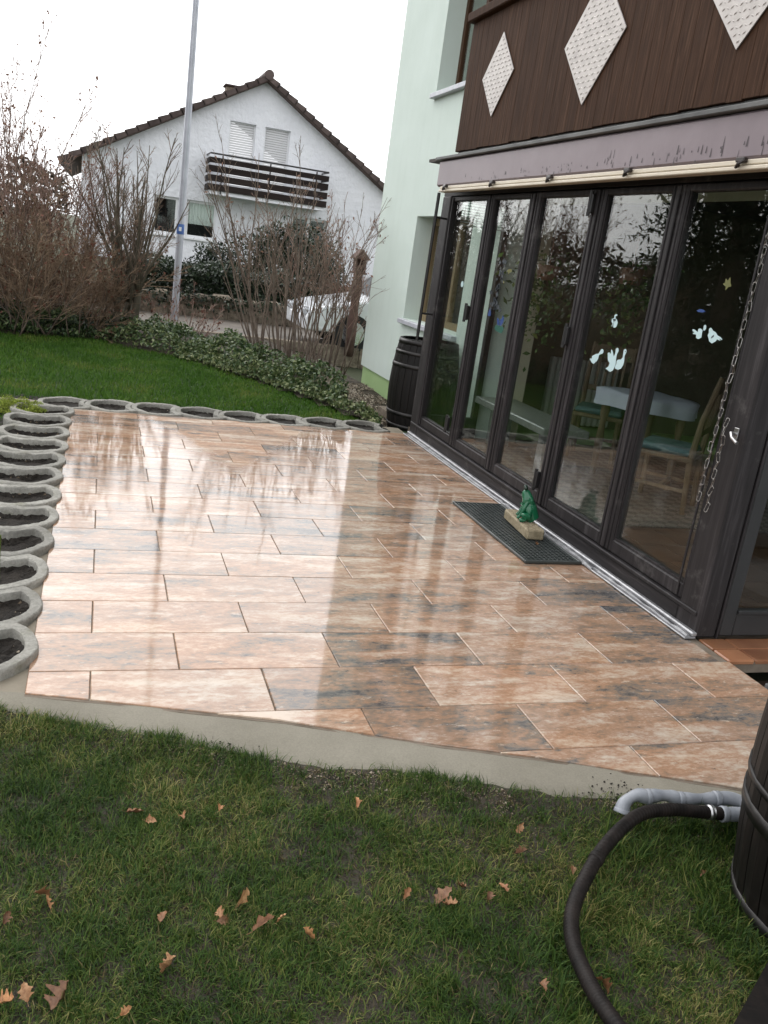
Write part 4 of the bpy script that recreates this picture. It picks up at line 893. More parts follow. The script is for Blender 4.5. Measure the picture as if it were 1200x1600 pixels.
barrel((2.955, 7.86, -.135), .935, .275, .325, 'dark wooden barrel standing between the mint wall and the glass veranda', HP)
barrel((1.955, 1.44, -.03), .897, .282, .322, 'near dark wooden barrel cut off by the right edge beside the hose', [(.005, .05), (.30, .345), (.40, .42), (.66, .70), (.8, .84), (.95, .995)], .1)
o = MB().obox((1.60, 1.165, .03), (.42, .28, .0), (.14, -.20, .0), (.0, .0, .05)).obj('board', M['barrel']); tag(o, 'dark wooden board lying in the grass at the foot of the near barrel', 'board')

# ------------------------------------------------------------------ hose and drain pipe
hp = [(1.905, 1.80, .04), (1.845, 1.817, .04), (1.78, 1.825, .045), (1.65, 1.83, .06), (1.52, 1.80, .07), (1.36, 1.70, .065), (1.24, 1.60, .045), (1.165, 1.52, .025), (1.12, 1.43, .018), (1.10, 1.33, .018), (1.095, 1.24, .02), (1.11, 1.12, .02), (1.15, .95, .02), (1.25, .75, .02), (1.45, .6, .02)]
def spline(P, n):
    P = np.array(P, float); out = []
    Q = np.vstack([2 * P[0] - P[1], P, 2 * P[-1] - P[-2]])
    for i in range(1, len(Q) - 2):
        for k in range(n):
            u = k / n; a, b_, c, d = Q[i - 1], Q[i], Q[i + 1], Q[i + 2]; out.append(.5 * ((2 * b_) + (-a + c) * u + (2 * a - 5 * b_ + 4 * c - d) * u * u + (-a + 3 * b_ - 3 * c + d) * u ** 3))
    out.append(P[-1]); return np.array(out)
hz = empty('garden_hose', (1.3, 1.5, 0), 'thick ribbed black hose curving over the grass from the grey pipe', 'hose')
S = spline(hp[1:], 34); rr = .0188 + .0009 * np.sin(np.arange(len(S)) * 2 * math.pi / 3.1)
o = MB().tube(S, rr, 14).obj('tube', M['hose'], hz, True); o.location = (-1.3, -1.5, 0)
k = 34 * 4 + 12; o = MB().tube(S[k:k + 5], .0212, 14).obj('joint_band', M['hose'], hz, True); o.location = (-1.3, -1.5, 0)
o = MB().tube([(1.79, 1.8245, .0445), (1.806, 1.823, .044)], .0225, 16).obj('hose_clamp', M['steel'], hz, True); o.location = (-1.3, -1.5, 0)
pp = empty('drain_pipe', (1.75, 1.88, .03), 'pale grey plastic drain pipe of chained elbows at the edge of the mortar strip', 'pipe')
def PP(mb, n, m=None): o = mb.obj(n, m or M['pvc'], pp, True); o.location = (-1.75, -1.88, -.03); return o
segs = [[(1.545, 1.90, .005), (1.56, 1.912, .035), (1.60, 1.918, .052), (1.64, 1.912, .045)], [(1.63, 1.914, .046), (1.67, 1.91, .052), (1.71, 1.905, .05), (1.745, 1.895, .04)], [(1.735, 1.897, .042), (1.78, 1.89, .045), (1.83, 1.885, .045), (1.865, 1.88, .046)], [(1.855, 1.881, .047), (1.90, 1.875, .05), (1.935, 1.858, .048), (1.945, 1.83, .042), (1.925, 1.81, .04), (1.88, 1.812, .04), (1.835, 1.818, .04)]]
for q in segs:
    S = spline(q, 8); PP(MB().tube(S, .0195 + .0025 * np.sin(np.linspace(0, 9.4, len(S))), 14), 'elbow'); PP(MB().tube(S[:4], .024, 14), 'socket')
S = spline(segs[-1], 8); PP(MB().tube(S[-4:], .024, 14), 'socket')

# ------------------------------------------------------------------ grass
def blades(n, xr, yr, keep, h, w, lean, rng, clump=None, zf=None, flat_=1.0, seg=2):
    if clump:
        cx = rng.uniform(*xr, clump); cyv = rng.uniform(*yr, clump); k = rng.integers(0, clump, n); sp = rng.uniform(.008, .04, clump)[k]
        X = cx[k] + rng.normal(size=n) * sp; Y = cyv[k] + rng.normal(size=n) * sp; hs = rng.uniform(.6, 1.35, clump)[k]; ca = rng.uniform(0, 6.28, clump)[k]
    else:
        X = rng.uniform(*xr, n); Y = rng.uniform(*yr, n); hs = np.ones(n); ca = rng.uniform(0, 6.28, n)
    m = keep(X, Y); X, Y, hs, ca = X[m], Y[m], hs[m], ca[m]; n = len(X)
    a = ca + rng.normal(size=n) * 1.1; L = h * hs * rng.uniform(.5, 1.25, n); le = lean * rng.uniform(.2, 1.5, n); W = w * rng.uniform(.6, 1.3, n)
    Z = zf(X, Y) - .004; d = np.stack([np.cos(a), np.sin(a), 0 * a], -1); s = np.stack([-np.sin(a), np.cos(a), 0 * a], -1); up = np.array([0, 0, 1.0])
    tw = rng.normal(size=n) * .5; s = s * np.cos(tw)[:, None] + d * np.sin(tw)[:, None]
    B = np.stack([X, Y, Z], -1); mid = B + (d * (np.sin(le * .5) * .5)[:, None] + up * (np.cos(le * .5) * .5)[:, None]) * L[:, None]
    tip = mid + (d * (np.sin(np.minimum(le * 1.3, 1.9)) * .55)[:, None] + up * (np.cos(np.minimum(le * 1.3, 1.9)) * .55)[:, None]) * L[:, None]
    sw = s * (W * .5)[:, None]
    V = np.stack([B - sw, B + sw, mid + sw * .85, mid - sw * .85, tip], 1).reshape(-1, 3); i = np.arange(n) * 5
    F = np.concatenate([np.stack([i, i + 1, i + 2], -1), np.stack([i, i + 2, i + 3], -1), np.stack([i + 3, i + 2, i + 4], -1)]); return V, F
bare = lambda x, y: .5 * vnoise(x, y, 6.5, 21) + .5 * vnoise(x, y, 14, 22) + .25 * vnoise(x, y, 40, 24)
def near_keep(x, y):
    e = strip_y(x) - y; p = .92 - 2.2 * np.clip(bare(x, y) - .22, 0, .30)
    p = np.where((e < .22) & (x > .55), p * np.clip(.42 + e * 2.4 + 1.0 * np.clip(vnoise(x, y, 12, 31), -.2, 1), .06, 1), p)
    return (e > -.022 + .016 * vnoise(x, y, 30, 33)) & (NP.random(len(x)) < p)
V, F = blades(340000, (-.75, 2.5), (.95, 2.72), near_keep, .036, .0024, 1.35, NP, 5200, lawn_z)
tag(np_mesh('grass', V, F, M['grass_near'], None, 'stuff'), 'rough damp grass with thin muddy patches in the foreground', 'grass')
V, F = blades(22000, (-.75, 2.5), (.95, 2.72), lambda x, y: (strip_y(x) - y > .0), .035, .0024, 1.5, NP, 2500, lawn_z)
tag(np_mesh('dead_grass', V, F, M['straw'], None, 'stuff'), 'flattened straw coloured blades among the foreground grass', 'grass')
# longer tufts along the strip near the pipe
V, F = blades(2600, (1.45, 2.05), (1.80, 2.0), lambda x, y: (np.abs(y - 1.865 - .02 * np.sin(x * 17)) < .022) & (np.sin(x * 47) > -.5), .075, .0035, .8, NP, 60, lawn_z)
tag(np_mesh('tall_grass', V, F, M['grass_near'], None, 'stuff'), 'taller grass tufts growing over the grey drain pipe', 'grass')
HPTS = np.array([(1.78, 1.825), (1.65, 1.83), (1.52, 1.80), (1.36, 1.70), (1.24, 1.60), (1.165, 1.52), (1.12, 1.43), (1.10, 1.33), (1.095, 1.24), (1.11, 1.12)])
HP2 = np.concatenate([np.linspace(HPTS[i], HPTS[i + 1], 8) for i in range(len(HPTS) - 1)])
def hose_keep(x, y):
    d = np.sqrt(((x[:, None] - HP2[None, :, 0]) ** 2 + (y[:, None] - HP2[None, :, 1]) ** 2).min(1)); db = np.sqrt((x - 1.955) ** 2 + (y - 1.44) ** 2)
    return ((d > .016) & (d < .05)) | ((db > .27) & (db < .42))
V, F = blades(30000, (1.0, 2.2), (1.0, 1.95), hose_keep, .06, .003, 1.0, NP, 900, lawn_z)
tag(np_mesh('grass_fringe', V, F, M['grass_near'], None, 'stuff'), 'taller grass standing against the hose and the near barrel', 'grass')
fk = lambda x, y: ((y < LAWN_EDGE(x) + .05) & ((x < -.66) | (y > 7.78 + .02 * np.sin(x * 9))))
V, F = blades(150000, (-2.6, 2.5), (4.2, 12.1), fk, .05, .0075, .75, NP, None, far_z)
tag(np_mesh('lawn_grass', V, F, M['grass_far'], None, 'stuff'), 'short bright green mown lawn behind the planting rings', 'grass')
# gravel along the strip
n = 5200; X = NP.uniform(.1, 2.0, n); e = np.abs(NP.normal(size=n)) * .07; Y = strip_y(X) - e - .0; s = NP.uniform(.001, .0036, n) * (1 + (NP.random(n) < .08) * .9); Z = lawn_z(X, Y) + s * .3
k = (vnoise(X, Y, 7, 44) > -.25); X, Y, Z, s = X[k], Y[k], Z[k], s[k]; n = len(X)
octv = np.array([(1, 0, 0), (0, 1, 0), (-1, 0, 0), (0, -1, 0), (0, 0, .8), (0, 0, -.6)]); octf = np.array([(0, 1, 4), (1, 2, 4), (2, 3, 4), (3, 0, 4), (1, 0, 5), (2, 1, 5), (3, 2, 5), (0, 3, 5)])
V = (np.stack([X, Y, Z], -1)[:, None] + octv[None] * s[:, None, None] * NP.uniform(.6, 1.3, (n, 6, 1))).reshape(-1, 3); F = (octf[None] + (np.arange(n) * 6)[:, None, None]).reshape(-1, 3)
tag(np_mesh('gravel', V, F, M['litter'], None, 'stuff'), 'loose grit and crumbs along the edge of the mortar strip', 'gravel')

n = 5200; X = NP.uniform(-.4, 2.0, n); e = NP.exponential(.018, n) * np.clip(.35 + 1.3 * vnoise(X, X * 0, 9, 61), .1, 1.6); Y = strip_y(X) + e - .02; s = NP.uniform(.0012, .0048, n)
u = np.clip((Y - strip_y(X)) / np.maximum(pave_y(X) - strip_y(X), .02), 0, 1); Z = np.maximum(-.006 - .034 * (1 - u) ** 4, -.04) + .001
V = (np.stack([X, Y, Z], -1)[:, None] + octv[None] * s[:, None, None] * NP.uniform(.6, 1.4, (n, 6, 1))).reshape(-1, 3); F = (octf[None] + (np.arange(n) * 6)[:, None, None]).reshape(-1, 3)
tag(np_mesh('soil_crumbs', V, F, M['soil'], None, 'stuff'), 'dark soil crumbs smeared over the edge of the mortar strip', 'soil')

# ------------------------------------------------------------------ fallen leaves
def oak_leaf(seed):
    r = random.Random(seed); P = []; n = 20; wd = r.uniform(.20, .34); fr = r.uniform(15, 24); am = r.uniform(.18, .42); ph = r.uniform(0, 6)
    for i in range(n):
        u = i / (n - 1); P.append(((u - .5) * r.uniform(.97, 1.03), (wd * math.sin(math.pi * min(1, u * 1.02)) ** .8) * (1 + am * math.sin(u * fr + ph)) * r.uniform(.85, 1.15) + .006))
    cu = r.uniform(-.9, 1.5); tw = r.uniform(-1.4, 1.4); fa, fb = r.uniform(-.3, 1.6), r.uniform(-.3, 1.6); ro = r.uniform(.2, .9); V = []
    def pt(x, y, f): return (x * (1 - .12 * abs(cu)), y * (1 - .25 * min(1.2, abs(f))), cu * x * x * .7 + f * abs(y) + ro * y * y * 1.2 + tw * x * y + .03 * math.sin(13 * x + 9 * y + seed))
    for x, y in P: V.append(pt(x, y, fa))
    for x, _ in P: V.append(pt(x, 0, 0))
    for x, y in P: V.append(pt(x, -y * r.uniform(.8, 1.1), fb))
    F = []
    for i in range(n - 1): F += [(n + i, n + i + 1, i + 1, i), (2 * n + i, 2 * n + i + 1, n + i + 1, n + i)]
    k = len(V); z0 = cu * .17; V += [(-.47, .010, z0), (-.47, -.010, z0), (-.72, -.012, z0 + .1), (-.72, .006, z0 + .1)]; F.append((k, k + 1, k + 2, k + 3))
    me = bpy.data.meshes.new('fallen_leaf'); me.from_pydata(V, [], F); me.materials.append(M['oak_leaf']); me.polygons.foreach_set('use_smooth', [True] * len(me.polygons)); return me
LM = [oak_leaf(k) for k in range(12)]
LEAVES = [  # x, y, size, heading, label
 (-.070, 1.800, .055, .4, 'pale tan leaf lying upright, upper one of the close pair at the left edge'),
 (-.058, 1.775, .050, 2.2, 'tan leaf touching below the pale one at the left edge'),
 (-.145, 1.735, .045, 1.2, 'small brown leaf nearest the left edge beside the close pair'),
 (.195, 1.690, .050, 1.3, 'narrow orange leaf standing on edge in the left grass'),
 (.388, 1.735, .070, .9, 'large curled tan leaf near the middle of the foreground grass'),
 (.325, 1.680, .045, 1.8, 'orange leaf above a greyish one at the middle left'),
 (.330, 1.655, .045, .2, 'greyish tan leaf just below an orange one at the middle left'),
 (.420, 1.636, .075, .35, 'long tan leaf lying flat, larger of the middle pair'),
 (.465, 1.648, .040, .6, 'small yellow leaf at the right tip of the long tan leaf'),
 (.515, 1.585, .045, 2.4, 'small rust brown leaf in the bare patch near the centre bottom'),
 (.200, 1.545, .055, .1, 'brown leaf with lobes lying alone in the lower left grass'),
 (-.012, 1.500, .070, 1.0, 'large pale oak leaf at the lower left edge of the grass'),
 (-.085, 1.525, .050, 1.9, 'tan leaf left above the large pale oak leaf'),
 (-.120, 1.500, .055, -.5, 'brown curled leaf in the lower left corner'),
 (.110, 1.440, .040, .5, 'orange leaf cut by the bottom edge of the picture'),
 (.145, 2.085, .060, .1, 'long rust leaf near the muddy patch at upper left'),
 (.185, 2.045, .040, -.6, 'small rust leaf right below the long rust leaf'),
 (.270, 2.060, .040, 1.6, 'dull brown leaf right of the muddy patch'),
 (.375, 2.090, .035, 1.2, 'tiny orange leaf below the mortar strip left of centre'),
 (.765, 2.070, .045, 1.5, 'brown leaf at the grass top below the middle of the mortar strip'),
 (1.215, 1.905, .045, .2, 'pale cream leaf in the grit left of the hose'),
 (1.165, 1.795, .060, .3, 'orange leaf lying in the grass left of the hose bend'),
 (1.285, 1.715, .045, 1.1, 'tan leaf against the outside of the hose bend'),
 (.945, 1.690, .045, 2.0, 'rust leaf upper of the cluster right of centre'),
 (.885, 1.665, .065, .4, 'broad pale brown leaf in the cluster right of centre'),
 (.890, 1.632, .050, -.4, 'tan leaf below the broad one in the cluster right of centre'),
 (.995, 1.640, .045, .9, 'light tan leaf between the cluster and the hose'),
 (1.050, 1.665, .045, 1.7, 'orange brown leaf nearest the hose at its left bend'),
 (.795, 1.690, .040, .7, 'dull pinkish leaf left of the cluster right of centre'),
 (1.015, 1.365, .045, 1.4, 'small brown leaf left beside the lower hose'),
 (1.160, 1.345, .055, 2.0, 'bright tan leaf inside the hose loop near the bottom'),
 (1.655, 1.640, .035, .3, 'small orange leaf in the dark grass beside the near barrel')]
for k, (x, y, s, a, lab) in enumerate(LEAVES):
    z = float(lawn_z(np.array([x]), np.array([y]))[0]) + .027
    s *= rnd.uniform(.78, 1.0); o = inst('fallen_leaf', LM[k % 12], None, (x, y, z), (rnd.gauss(0, .45), rnd.gauss(0, .45) - .2, a), (s, s, s)); tag(o, lab, 'leaf', 'fallen oak leaves')
o = inst('fallen_leaf', LM[1], None, (2.46, 4.30, .024), (.1, .1, .8), (.05, .05, .05)); tag(o, 'pale orange leaf lying on the rubber mat below the frog', 'leaf', 'fallen oak leaves')

# ------------------------------------------------------------------ moss clump in the corner ring, litter at the plinth
n = 5200; P = NP.normal(size=(n, 3)); P /= np.linalg.norm(P, axis=1)[:, None]; P[:, 2] = np.abs(P[:, 2]); P *= np.array([.23, .19, .085]) * NP.uniform(.7, 1.1, (n, 1)); P[:, 2] *= .7 + .5 * np.sin(P[:, 0] * 26) * np.cos(P[:, 1] * 31)
V, F = leaf_cloud(P, .016, .6, NP); o = np_mesh('moss_clump', V, F, M['moss']); o.location = (-.60, 7.25, -.02); tag(o, 'yellow green moss cushion growing in the far left patio corner', 'plant')
n = 9000; X = NP.uniform(2.2, 3.29, n); Y = NP.uniform(7.4, 11.0, n); k = (Y > LAWN_EDGE(X) - .1) & (vnoise(X, Y, 6, 71) > -.35); X, Y = X[k], Y[k]
V, F = leaf_cloud(np.stack([X, Y, bed_z(X, Y) + .015], -1), NP.uniform(.015, .04, len(X)), 1.2, NP); tag(np_mesh('leaf_litter', V, F, M['pale_grit'], None, 'stuff'), 'pale dry litter lying between lawn and green plinth', 'litter')

# ------------------------------------------------------------------ ground cover
def cover(name, n, xr, d0, d1, hmax, size, mat, label, seed, dens=None):
    r = np.random.default_rng(seed); X = r.uniform(*xr, n); D = r.uniform(d0, d1, n); Y = LAWN_EDGE(X) + D
    mound = .5 + .5 * vnoise(X, Y, 5.5, seed + 1) + .35 * vnoise(X, Y, 13, seed + 2); mound = np.clip(mound, 0, 1.2)
    env = np.clip((D - d0) / .35, 0, 1) ** .6; hh = hmax * env * mound * (.55 + .45 * r.random(n)); k = (mound * env > .12) & (Y < 13.6) & (X < 3.25) & ((X < 2.45 + .12 * np.sin(Y * 5)) | (Y > 10.6))
    Z = bed_z(X, Y) + .015 + hh; P = np.stack([X, Y, Z], -1)[k]
    V, F = leaf_cloud(P, r.uniform(size * .6, size * 1.25, len(P)), .5, r, .62); return tag(np_mesh(name, V, F, mat, None, 'stuff'), label, 'ground cover')
cover('ground_cover', 26000, (-3.0, 3.2), -.1, 1.6, .40, .05, M['ivy'], 'green ground cover leaves along the far edge of the lawn', 50)
cover('variegated_cover', 8500, (.9, 3.2), -.12, .6, .22, .045, M['bright_cover'], 'pale cream and green variegated leaves near the mint wall', 60)
n = 5000; r = np.random.default_rng(77); X = r.uniform(-4, .2, n); Y = LAWN_EDGE(X) + r.uniform(.0, 1.4, n)
V, F = leaf_cloud(np.stack([X, Y, bed_z(X, Y) + r.uniform(.0, .32, n) ** 1.2], -1), r.uniform(.06, .13, n), .2, r, .3); tag(np_mesh('dark_cover', V, F, M['evergreen'], None, 'stuff'), 'dark green low leaves under the left thicket', 'ground cover')

# ------------------------------------------------------------------ bare shrubs
def shrub(name, loc, nst, H_, spread, rad, label, cat, mats, seed, arch=0.0, br=(9, 4), base_r=.15, rstem=.011, tw=.0022, group=None, leaves=0, leaf_mat=None, hi=.35, stem_n=7, sag=.0):
    r = random.Random(seed); root = empty(name, loc, label, cat, group); tw_l = []; r0 = []; r1 = []; leafP = []
    for k in range(nst):
        a = r.uniform(0, 6.283); q = base_r * math.sqrt(r.random()); t_ = spread * r.uniform(.15, 1.1); h = H_ * r.uniform(.62, 1.08)
        p0 = (q * math.cos(a), q * math.sin(a), -.08); a2 = a + r.gauss(0, .5)
        st = grow(p0, (math.sin(t_) * math.cos(a2), math.sin(t_) * math.sin(a2), math.cos(t_)), h, stem_n, .07, .05 - arch * .1, r)
        rs = rstem * r.uniform(.6, 1.35)
        MB().tube(st, np.linspace(rs, rs * .22, len(st)), 5).obj('stem', mats[0], root, True)
        b1 = branch_set(st, br[0], hi, .98, .36, .55, r, 4, .1, .03 - arch * .06, .3 - arch * .3)
        for b_ in b1:
            tw_l.append(b_); r0.append(tw * 1.7); r1.append(tw * .7)
            for c in branch_set(b_, br[1], .2, .98, .45, .6, r, 3, .13, .02 - arch * .08 - sag, .2 - arch * .3):
                tw_l.append(c); r0.append(tw); r1.append(tw * .5)
                if leaves and r.random() < leaves: leafP.append(c[-1])
    V, F = many_tubes(tw_l, r0, r1, 3); np_mesh('twigs', V, F, mats[1], root, 'stuff')
    if leafP:
        P = np.array(leafP); V, F = leaf_cloud(P, np.random.default_rng(seed).uniform(.03, .06, len(P)), .1, np.random.default_rng(seed)); np_mesh('dead_leaves', V, F, leaf_mat or M['dead_leaf'], root, 'stuff')
    return root
G_ = 'bare winter shrubs between lawn and road'
shrub('bare_shrub', (2.30, 11.0, 0), 40, 2.6, .44, 0, 'many stemmed bare brown shrub at the right, in front of the white car', 'shrub', (M['bark'], M['twig_brown']), 1, 0, (9, 4), .42, .013, .0026, G_, .10)
shrub('bare_shrub', (2.95, 11.8, -.12), 16, 2.3, .34, 0, 'thin bare shrub standing close to the mint wall corner', 'shrub', (M['bark'], M['twig_red']), 2, 0, (8, 4), .3, .011, .0028, G_, .22)
# the multi-stemmed small tree: two trunks and a fan of upright branches
tr = empty('bare_tree', (.30, 12.4, 0), 'bare multi stemmed small tree left of the grey pole', 'tree', None)
r = random.Random(31); lines = []; r0 = []; r1 = []; 
for (dx, lean, hh) in ((-.06, -.10, .62), (.10, .16, .70), (.02, .03, .55)):
    tk = grow((dx, 0, -.1), (lean, r.gauss(0, .1), 1), hh, 4, .04, .05, r); MB().tube(tk, np.linspace(.058, .042, len(tk)), 9).obj('trunk', M['bark_grey'], tr, True)
    for k in range(9):
        a = r.uniform(0, 6.28); t_ = r.uniform(.12, .62); st = grow(tk[-1] if k % 3 else tk[-2], (math.sin(t_) * math.cos(a), math.sin(t_) * math.sin(a), math.cos(t_)), r.uniform(1.2, 2.25), 8, .07, .05, r)
        MB().tube(st, np.linspace(.022, .005, len(st)), 6).obj('branch', M['bark_grey'], tr, True)
        for b_ in branch_set(st, 10, .25, .97, .40, .6, r, 5, .1, .05, .35):
            lines.append(b_); r0.append(.0062); r1.append(.0024)
            for c in branch_set(b_, 4, .2, .98, .45, .6, r, 3, .12, .04, .25): lines.append(c); r0.append(.0032); r1.append(.0016)
V, F = many_tubes(lines, r0, r1, 3); np_mesh('twigs', V, F, M['twig_brown'], tr, 'stuff')
# the tangled thicket on the left
TH = [(-.50, 12.3, 30, 1.85, .95, 5, 'dense rusty brown thicket shrub at the left, nearest the bare tree'), (-1.05, 12.0, 32, 2.15, .85, 6, 'dense tangled brown thicket shrub at the left picture edge'), (-1.75, 12.6, 20, 2.4, .85, 7, 'brown thicket shrub beyond the left picture edge'), (-.2, 13.2, 22, 1.8, .85, 8, 'low brown thicket shrub behind the bare tree')]
for (x, y, ns, hh, sp, sd_, lab) in TH:
    shrub('thicket_shrub', (x, y, 0), ns, hh, sp, 0, lab, 'shrub', (M['bark'], M['twig_tan']), sd_,   .55, (17, 9), .45, .010, .0028, G_, .15, M['red_shrub'], .15, 8, .03)
shrub('tall_shrub', (-1.15, 12.9, 0), 22, 3.5, .28, 0, 'tall reddish shrub with withered leaves at its tips above the thicket', 'shrub', (M['bark'], M['twig_red']), 9, 0, (12, 5), .45, .010, .0025, G_, .5, M['dead_leaf'], .4)
shrub('tall_shrub', (-.55, 13.2, 0), 20, 2.9, .28, 0, 'reddish upright shrub between the tall one and the bare tree', 'shrub', (M['bark'], M['twig_red']), 10, 0, (12, 5), .4, .009, .0025, G_, .3, M['dead_leaf'], .4)
shrub('low_shrub', (1.15, 12.9, .0), 16, .85, .8, 0, 'low rusty red shrub at the foot of the grey pole', 'shrub', (M['bark'], M['twig_red']), 11, .2, (8, 4), .3, .006, .0032, G_, .3, M['red_shrub'], .2)

# ------------------------------------------------------------------ beyond the road
def bush(name, loc, size, n, leaf, mat, label, cat, seed, lump=.35, flat_top=False):
    r = np.random.default_rng(seed); root = empty(name, loc, label, cat); q = r.normal(size=(n, 3)); q /= np.linalg.norm(q, axis=1)[:, None]
    th = np.arctan2(q[:, 1], q[:, 0]); lum = 1 + lump * (.5 * np.sin(3 * th + seed) * np.cos(4 * q[:, 2] + seed) + .5 * np.sin(6 * th - seed + 5 * q[:, 2]))
    rad = lum * r.uniform(.72, 1.03, n) * np.where(r.random(n) < .06, 1.18, 1); P = q * rad[:, None] * np.array(size) * .5; P[:, 2] += size[2] * .48; P[:, 2] = np.maximum(P[:, 2], .0)
    V, F = leaf_cloud(P, r.uniform(leaf * .7, leaf * 1.3, n), .3, r, .55); np_mesh('foliage', V, F, mat, root)
    for k in range(3): a = k * 2.1; MB().tube([(0, 0, -.1), (.12 * size[0] * math.cos(a), .12 * size[1] * math.sin(a), size[2] * .4), (.25 * size[0] * math.cos(a), .25 * size[1] * math.sin(a), size[2] * .75)], [.03, .022, .01], 6).obj('stem', M['bark'], root)
    return root
wall = empty('stone_wall', (3, 17.15, 0), 'low pale stone retaining wall along the road under the hedge', 'wall')
r = random.Random(8); lay = MB()
for layer in range(2):
    x = -1.6 - layer * .2
    while x < 7.5:
        w = r.uniform(.16, .42); hh_ = r.uniform(-.05, .03); o = MB().box((-w / 2, -.12, -.13), (w / 2 - .006, .16, .115 + hh_), .05).obj('stone', M['stone'], wall); o.location = (x + w / 2 - 3, 17.12 - 17.15 + r.uniform(-.05, .05), .02 + layer * .215); o.rotation_euler = (r.gauss(0, .06), r.gauss(0, .07), r.gauss(0, .08)); x += w * .97
o = MB().box((-60, 17.06, -.2), (-1.9, 17.28, .33)).box((-1.9, 17.06, -.2), (60, 17.27, .30)).obj('wall_core', M['stone'], wall); o.location = (-3, -17.15, 0)
hd = empty('hedge', (1.9, 18.0, .2), 'dark clipped evergreen hedge on top of the low stone wall', 'hedge')
n = 15000; r_ = np.random.default_rng(14); P = np.stack([r_.uniform(-1.7, 1.75, n), r_.uniform(-.35, .45, n), r_.uniform(.0, .62, n)], -1); dr = r_.random(n) < .16; P[dr, 1] = -1.06 + r_.normal(size=dr.sum()) * .05; P[dr, 2] = .16 - np.abs(r_.normal(size=dr.sum())) * .12
face = r_.integers(0, 3, n); P[face == 0, 2] = .60 + r_.normal(size=(face == 0).sum()) * .05 + .05 * np.sin(P[face == 0, 0] * 5); P[face == 1, 1] = -.36 + r_.normal(size=(face == 1).sum()) * .05
V, F = leaf_cloud(P, r_.uniform(.05, .10, n), .3, r_); np_mesh('foliage', V, F, M['evergreen'], hd)
bush('conifer_shrub', (2.25, 19.2, .28), (.9, .7, .95), 4200, .065, M['evergreen'], 'small dark evergreen shrub behind the hedge under the curtained window', 'shrub', 3, .6)
bush('evergreen_shrub', (3.95, 19.6, .2), (2.2, 1.4, 1.65), 11000, .085, M['evergreen'], 'large dark evergreen shrub in front of the white house door', 'shrub', 5, .4)
bush('red_bush', (4.9, 17.9, .3), (1.1, .5, .5), 2200, .07, M['red_shrub'], 'low reddish bush on the wall behind the white car', 'shrub', 6, .4)
# carved wooden post with small roof
bp_ = empty('wooden_post', (3.78, 13.6, 0), 'reddish brown carved wooden post with a small peaked cap by the mint corner', 'post')
MB().lathe([(.0, -.1), (.075, -.1), (.085, .3), (.07, .7), (.085, 1.0), (.075, 1.18)], 10).obj('shaft', M['bird'], bp_, True)
MB().box((-.11, -.11, 1.18), (.11, .11, 1.21), .008).box((-.085, -.085, 1.21), (-.055, .085, 1.40)).box((.055, -.085, 1.21), (.085, .085, 1.40)).box((-.055, .06, 1.21), (.055, .085, 1.40)).obj('housing', M['bird'], bp_)
MB().add([(-.14, -.13, 1.40), (.14, -.13, 1.40), (.14, .13, 1.40), (-.14, .13, 1.40), (0, -.13, 1.55), (0, .13, 1.55)], [(0, 1, 4), (1, 2, 5, 4), (2, 3, 5), (3, 0, 4, 5), (3, 2, 1, 0)]).obj('cap', M['bird'], bp_)
# pole
lp_ = empty('lamp_post', (1.235, 16.0, -.06), 'tall slim grey metal pole with a blue band in front of the white house', 'pole')
MB().lathe([(.062, -.1), (.060, 2.0), (.046, 6.0), (.038, 9.0), (0, 9.0)], 14).obj('shaft', M['galv'], lp_, True)
MB().lathe([(.0625, 1.44), (.0635, 1.445), (.0635, 1.60), (.0625, 1.605)], 14).obj('band', M['blue'], lp_, True)
MB().lathe([(.0642, 1.49), (.0646, 1.495), (.0646, 1.55), (.0642, 1.555)], 14, (0, 0, 0), 4.2, 4.9).obj('mark', M['white_mark'], lp_, True)

# white car
car = empty('parked_car', (3.05, 14.6, -.06), 'white car parked on the road, half hidden behind the right bare shrub', 'car')
L = 4.2
prof = [(.0, .28), (.02, .5), (.10, .62), (.35, .70), (1.05, .86), (1.7, 1.36), (2.1, 1.45), (3.1, 1.42), (3.75, 1.0), (4.12, .92), (4.2, .55), (4.15, .28)]
wid = lambda z: .84 if z < .8 else .84 - (z - .8) * .38
mb = MB(); n = len(prof); V = []
for s, ins in ((-1, 0), (1, 0)):
    for x, z in prof: V.append((x, s * wid(z), z))
mb.add(V, [tuple(range(n - 1, -1, -1)), tuple(range(n, 2 * n))] + [(i, i + 1, n + i + 1, n + i) for i in range(n - 1)] + [(n - 1, 0, n, 2 * n - 1)])
body = mb.obj('body', M['car_paint'], car); bv = body.modifiers.new('bevel', 'BEVEL'); bv.width = .05; bv.segments = 3; bv.limit_method = 'ANGLE'; bv.angle_limit = .3
for s in (-1, 1):
    q = [(1.22, .95), (1.74, 1.33), (2.1, 1.39), (2.38, 1.39), (2.38, .93)]; q2 = [(2.46, .93), (2.46, 1.39), (3.05, 1.36), (3.55, 1.0), (3.5, .95)]
    for w_ in (q, q2): MB().add([(x, s * (wid(z) + .006), z) for x, z in w_] + [(x, s * (wid(z) - .02), z) for x, z in w_], [(0, 1, 2, 3, 4), (9, 8, 7, 6, 5)] + [(i, (i + 1) % 5, (i + 1) % 5 + 5, i + 5) for i in range(5)]).obj('window', M['car_glass'], car)
    for x in (.8, 3.3):
        wh = MB().tube([(x, s * .70, .30), (x, s * .86, .30)], .30, 24).obj('wheel', M['tyre'], car); MB().tube([(x, s * .855, .30), (x, s * .872, .30)], .19, 18).obj('rim', M['rim'], wh)
    MB().box((-.01, s * .58 - .17, .50), (.12, s * .58 + .17, .62), .03).obj('headlight', M['lamp_glass'], car)
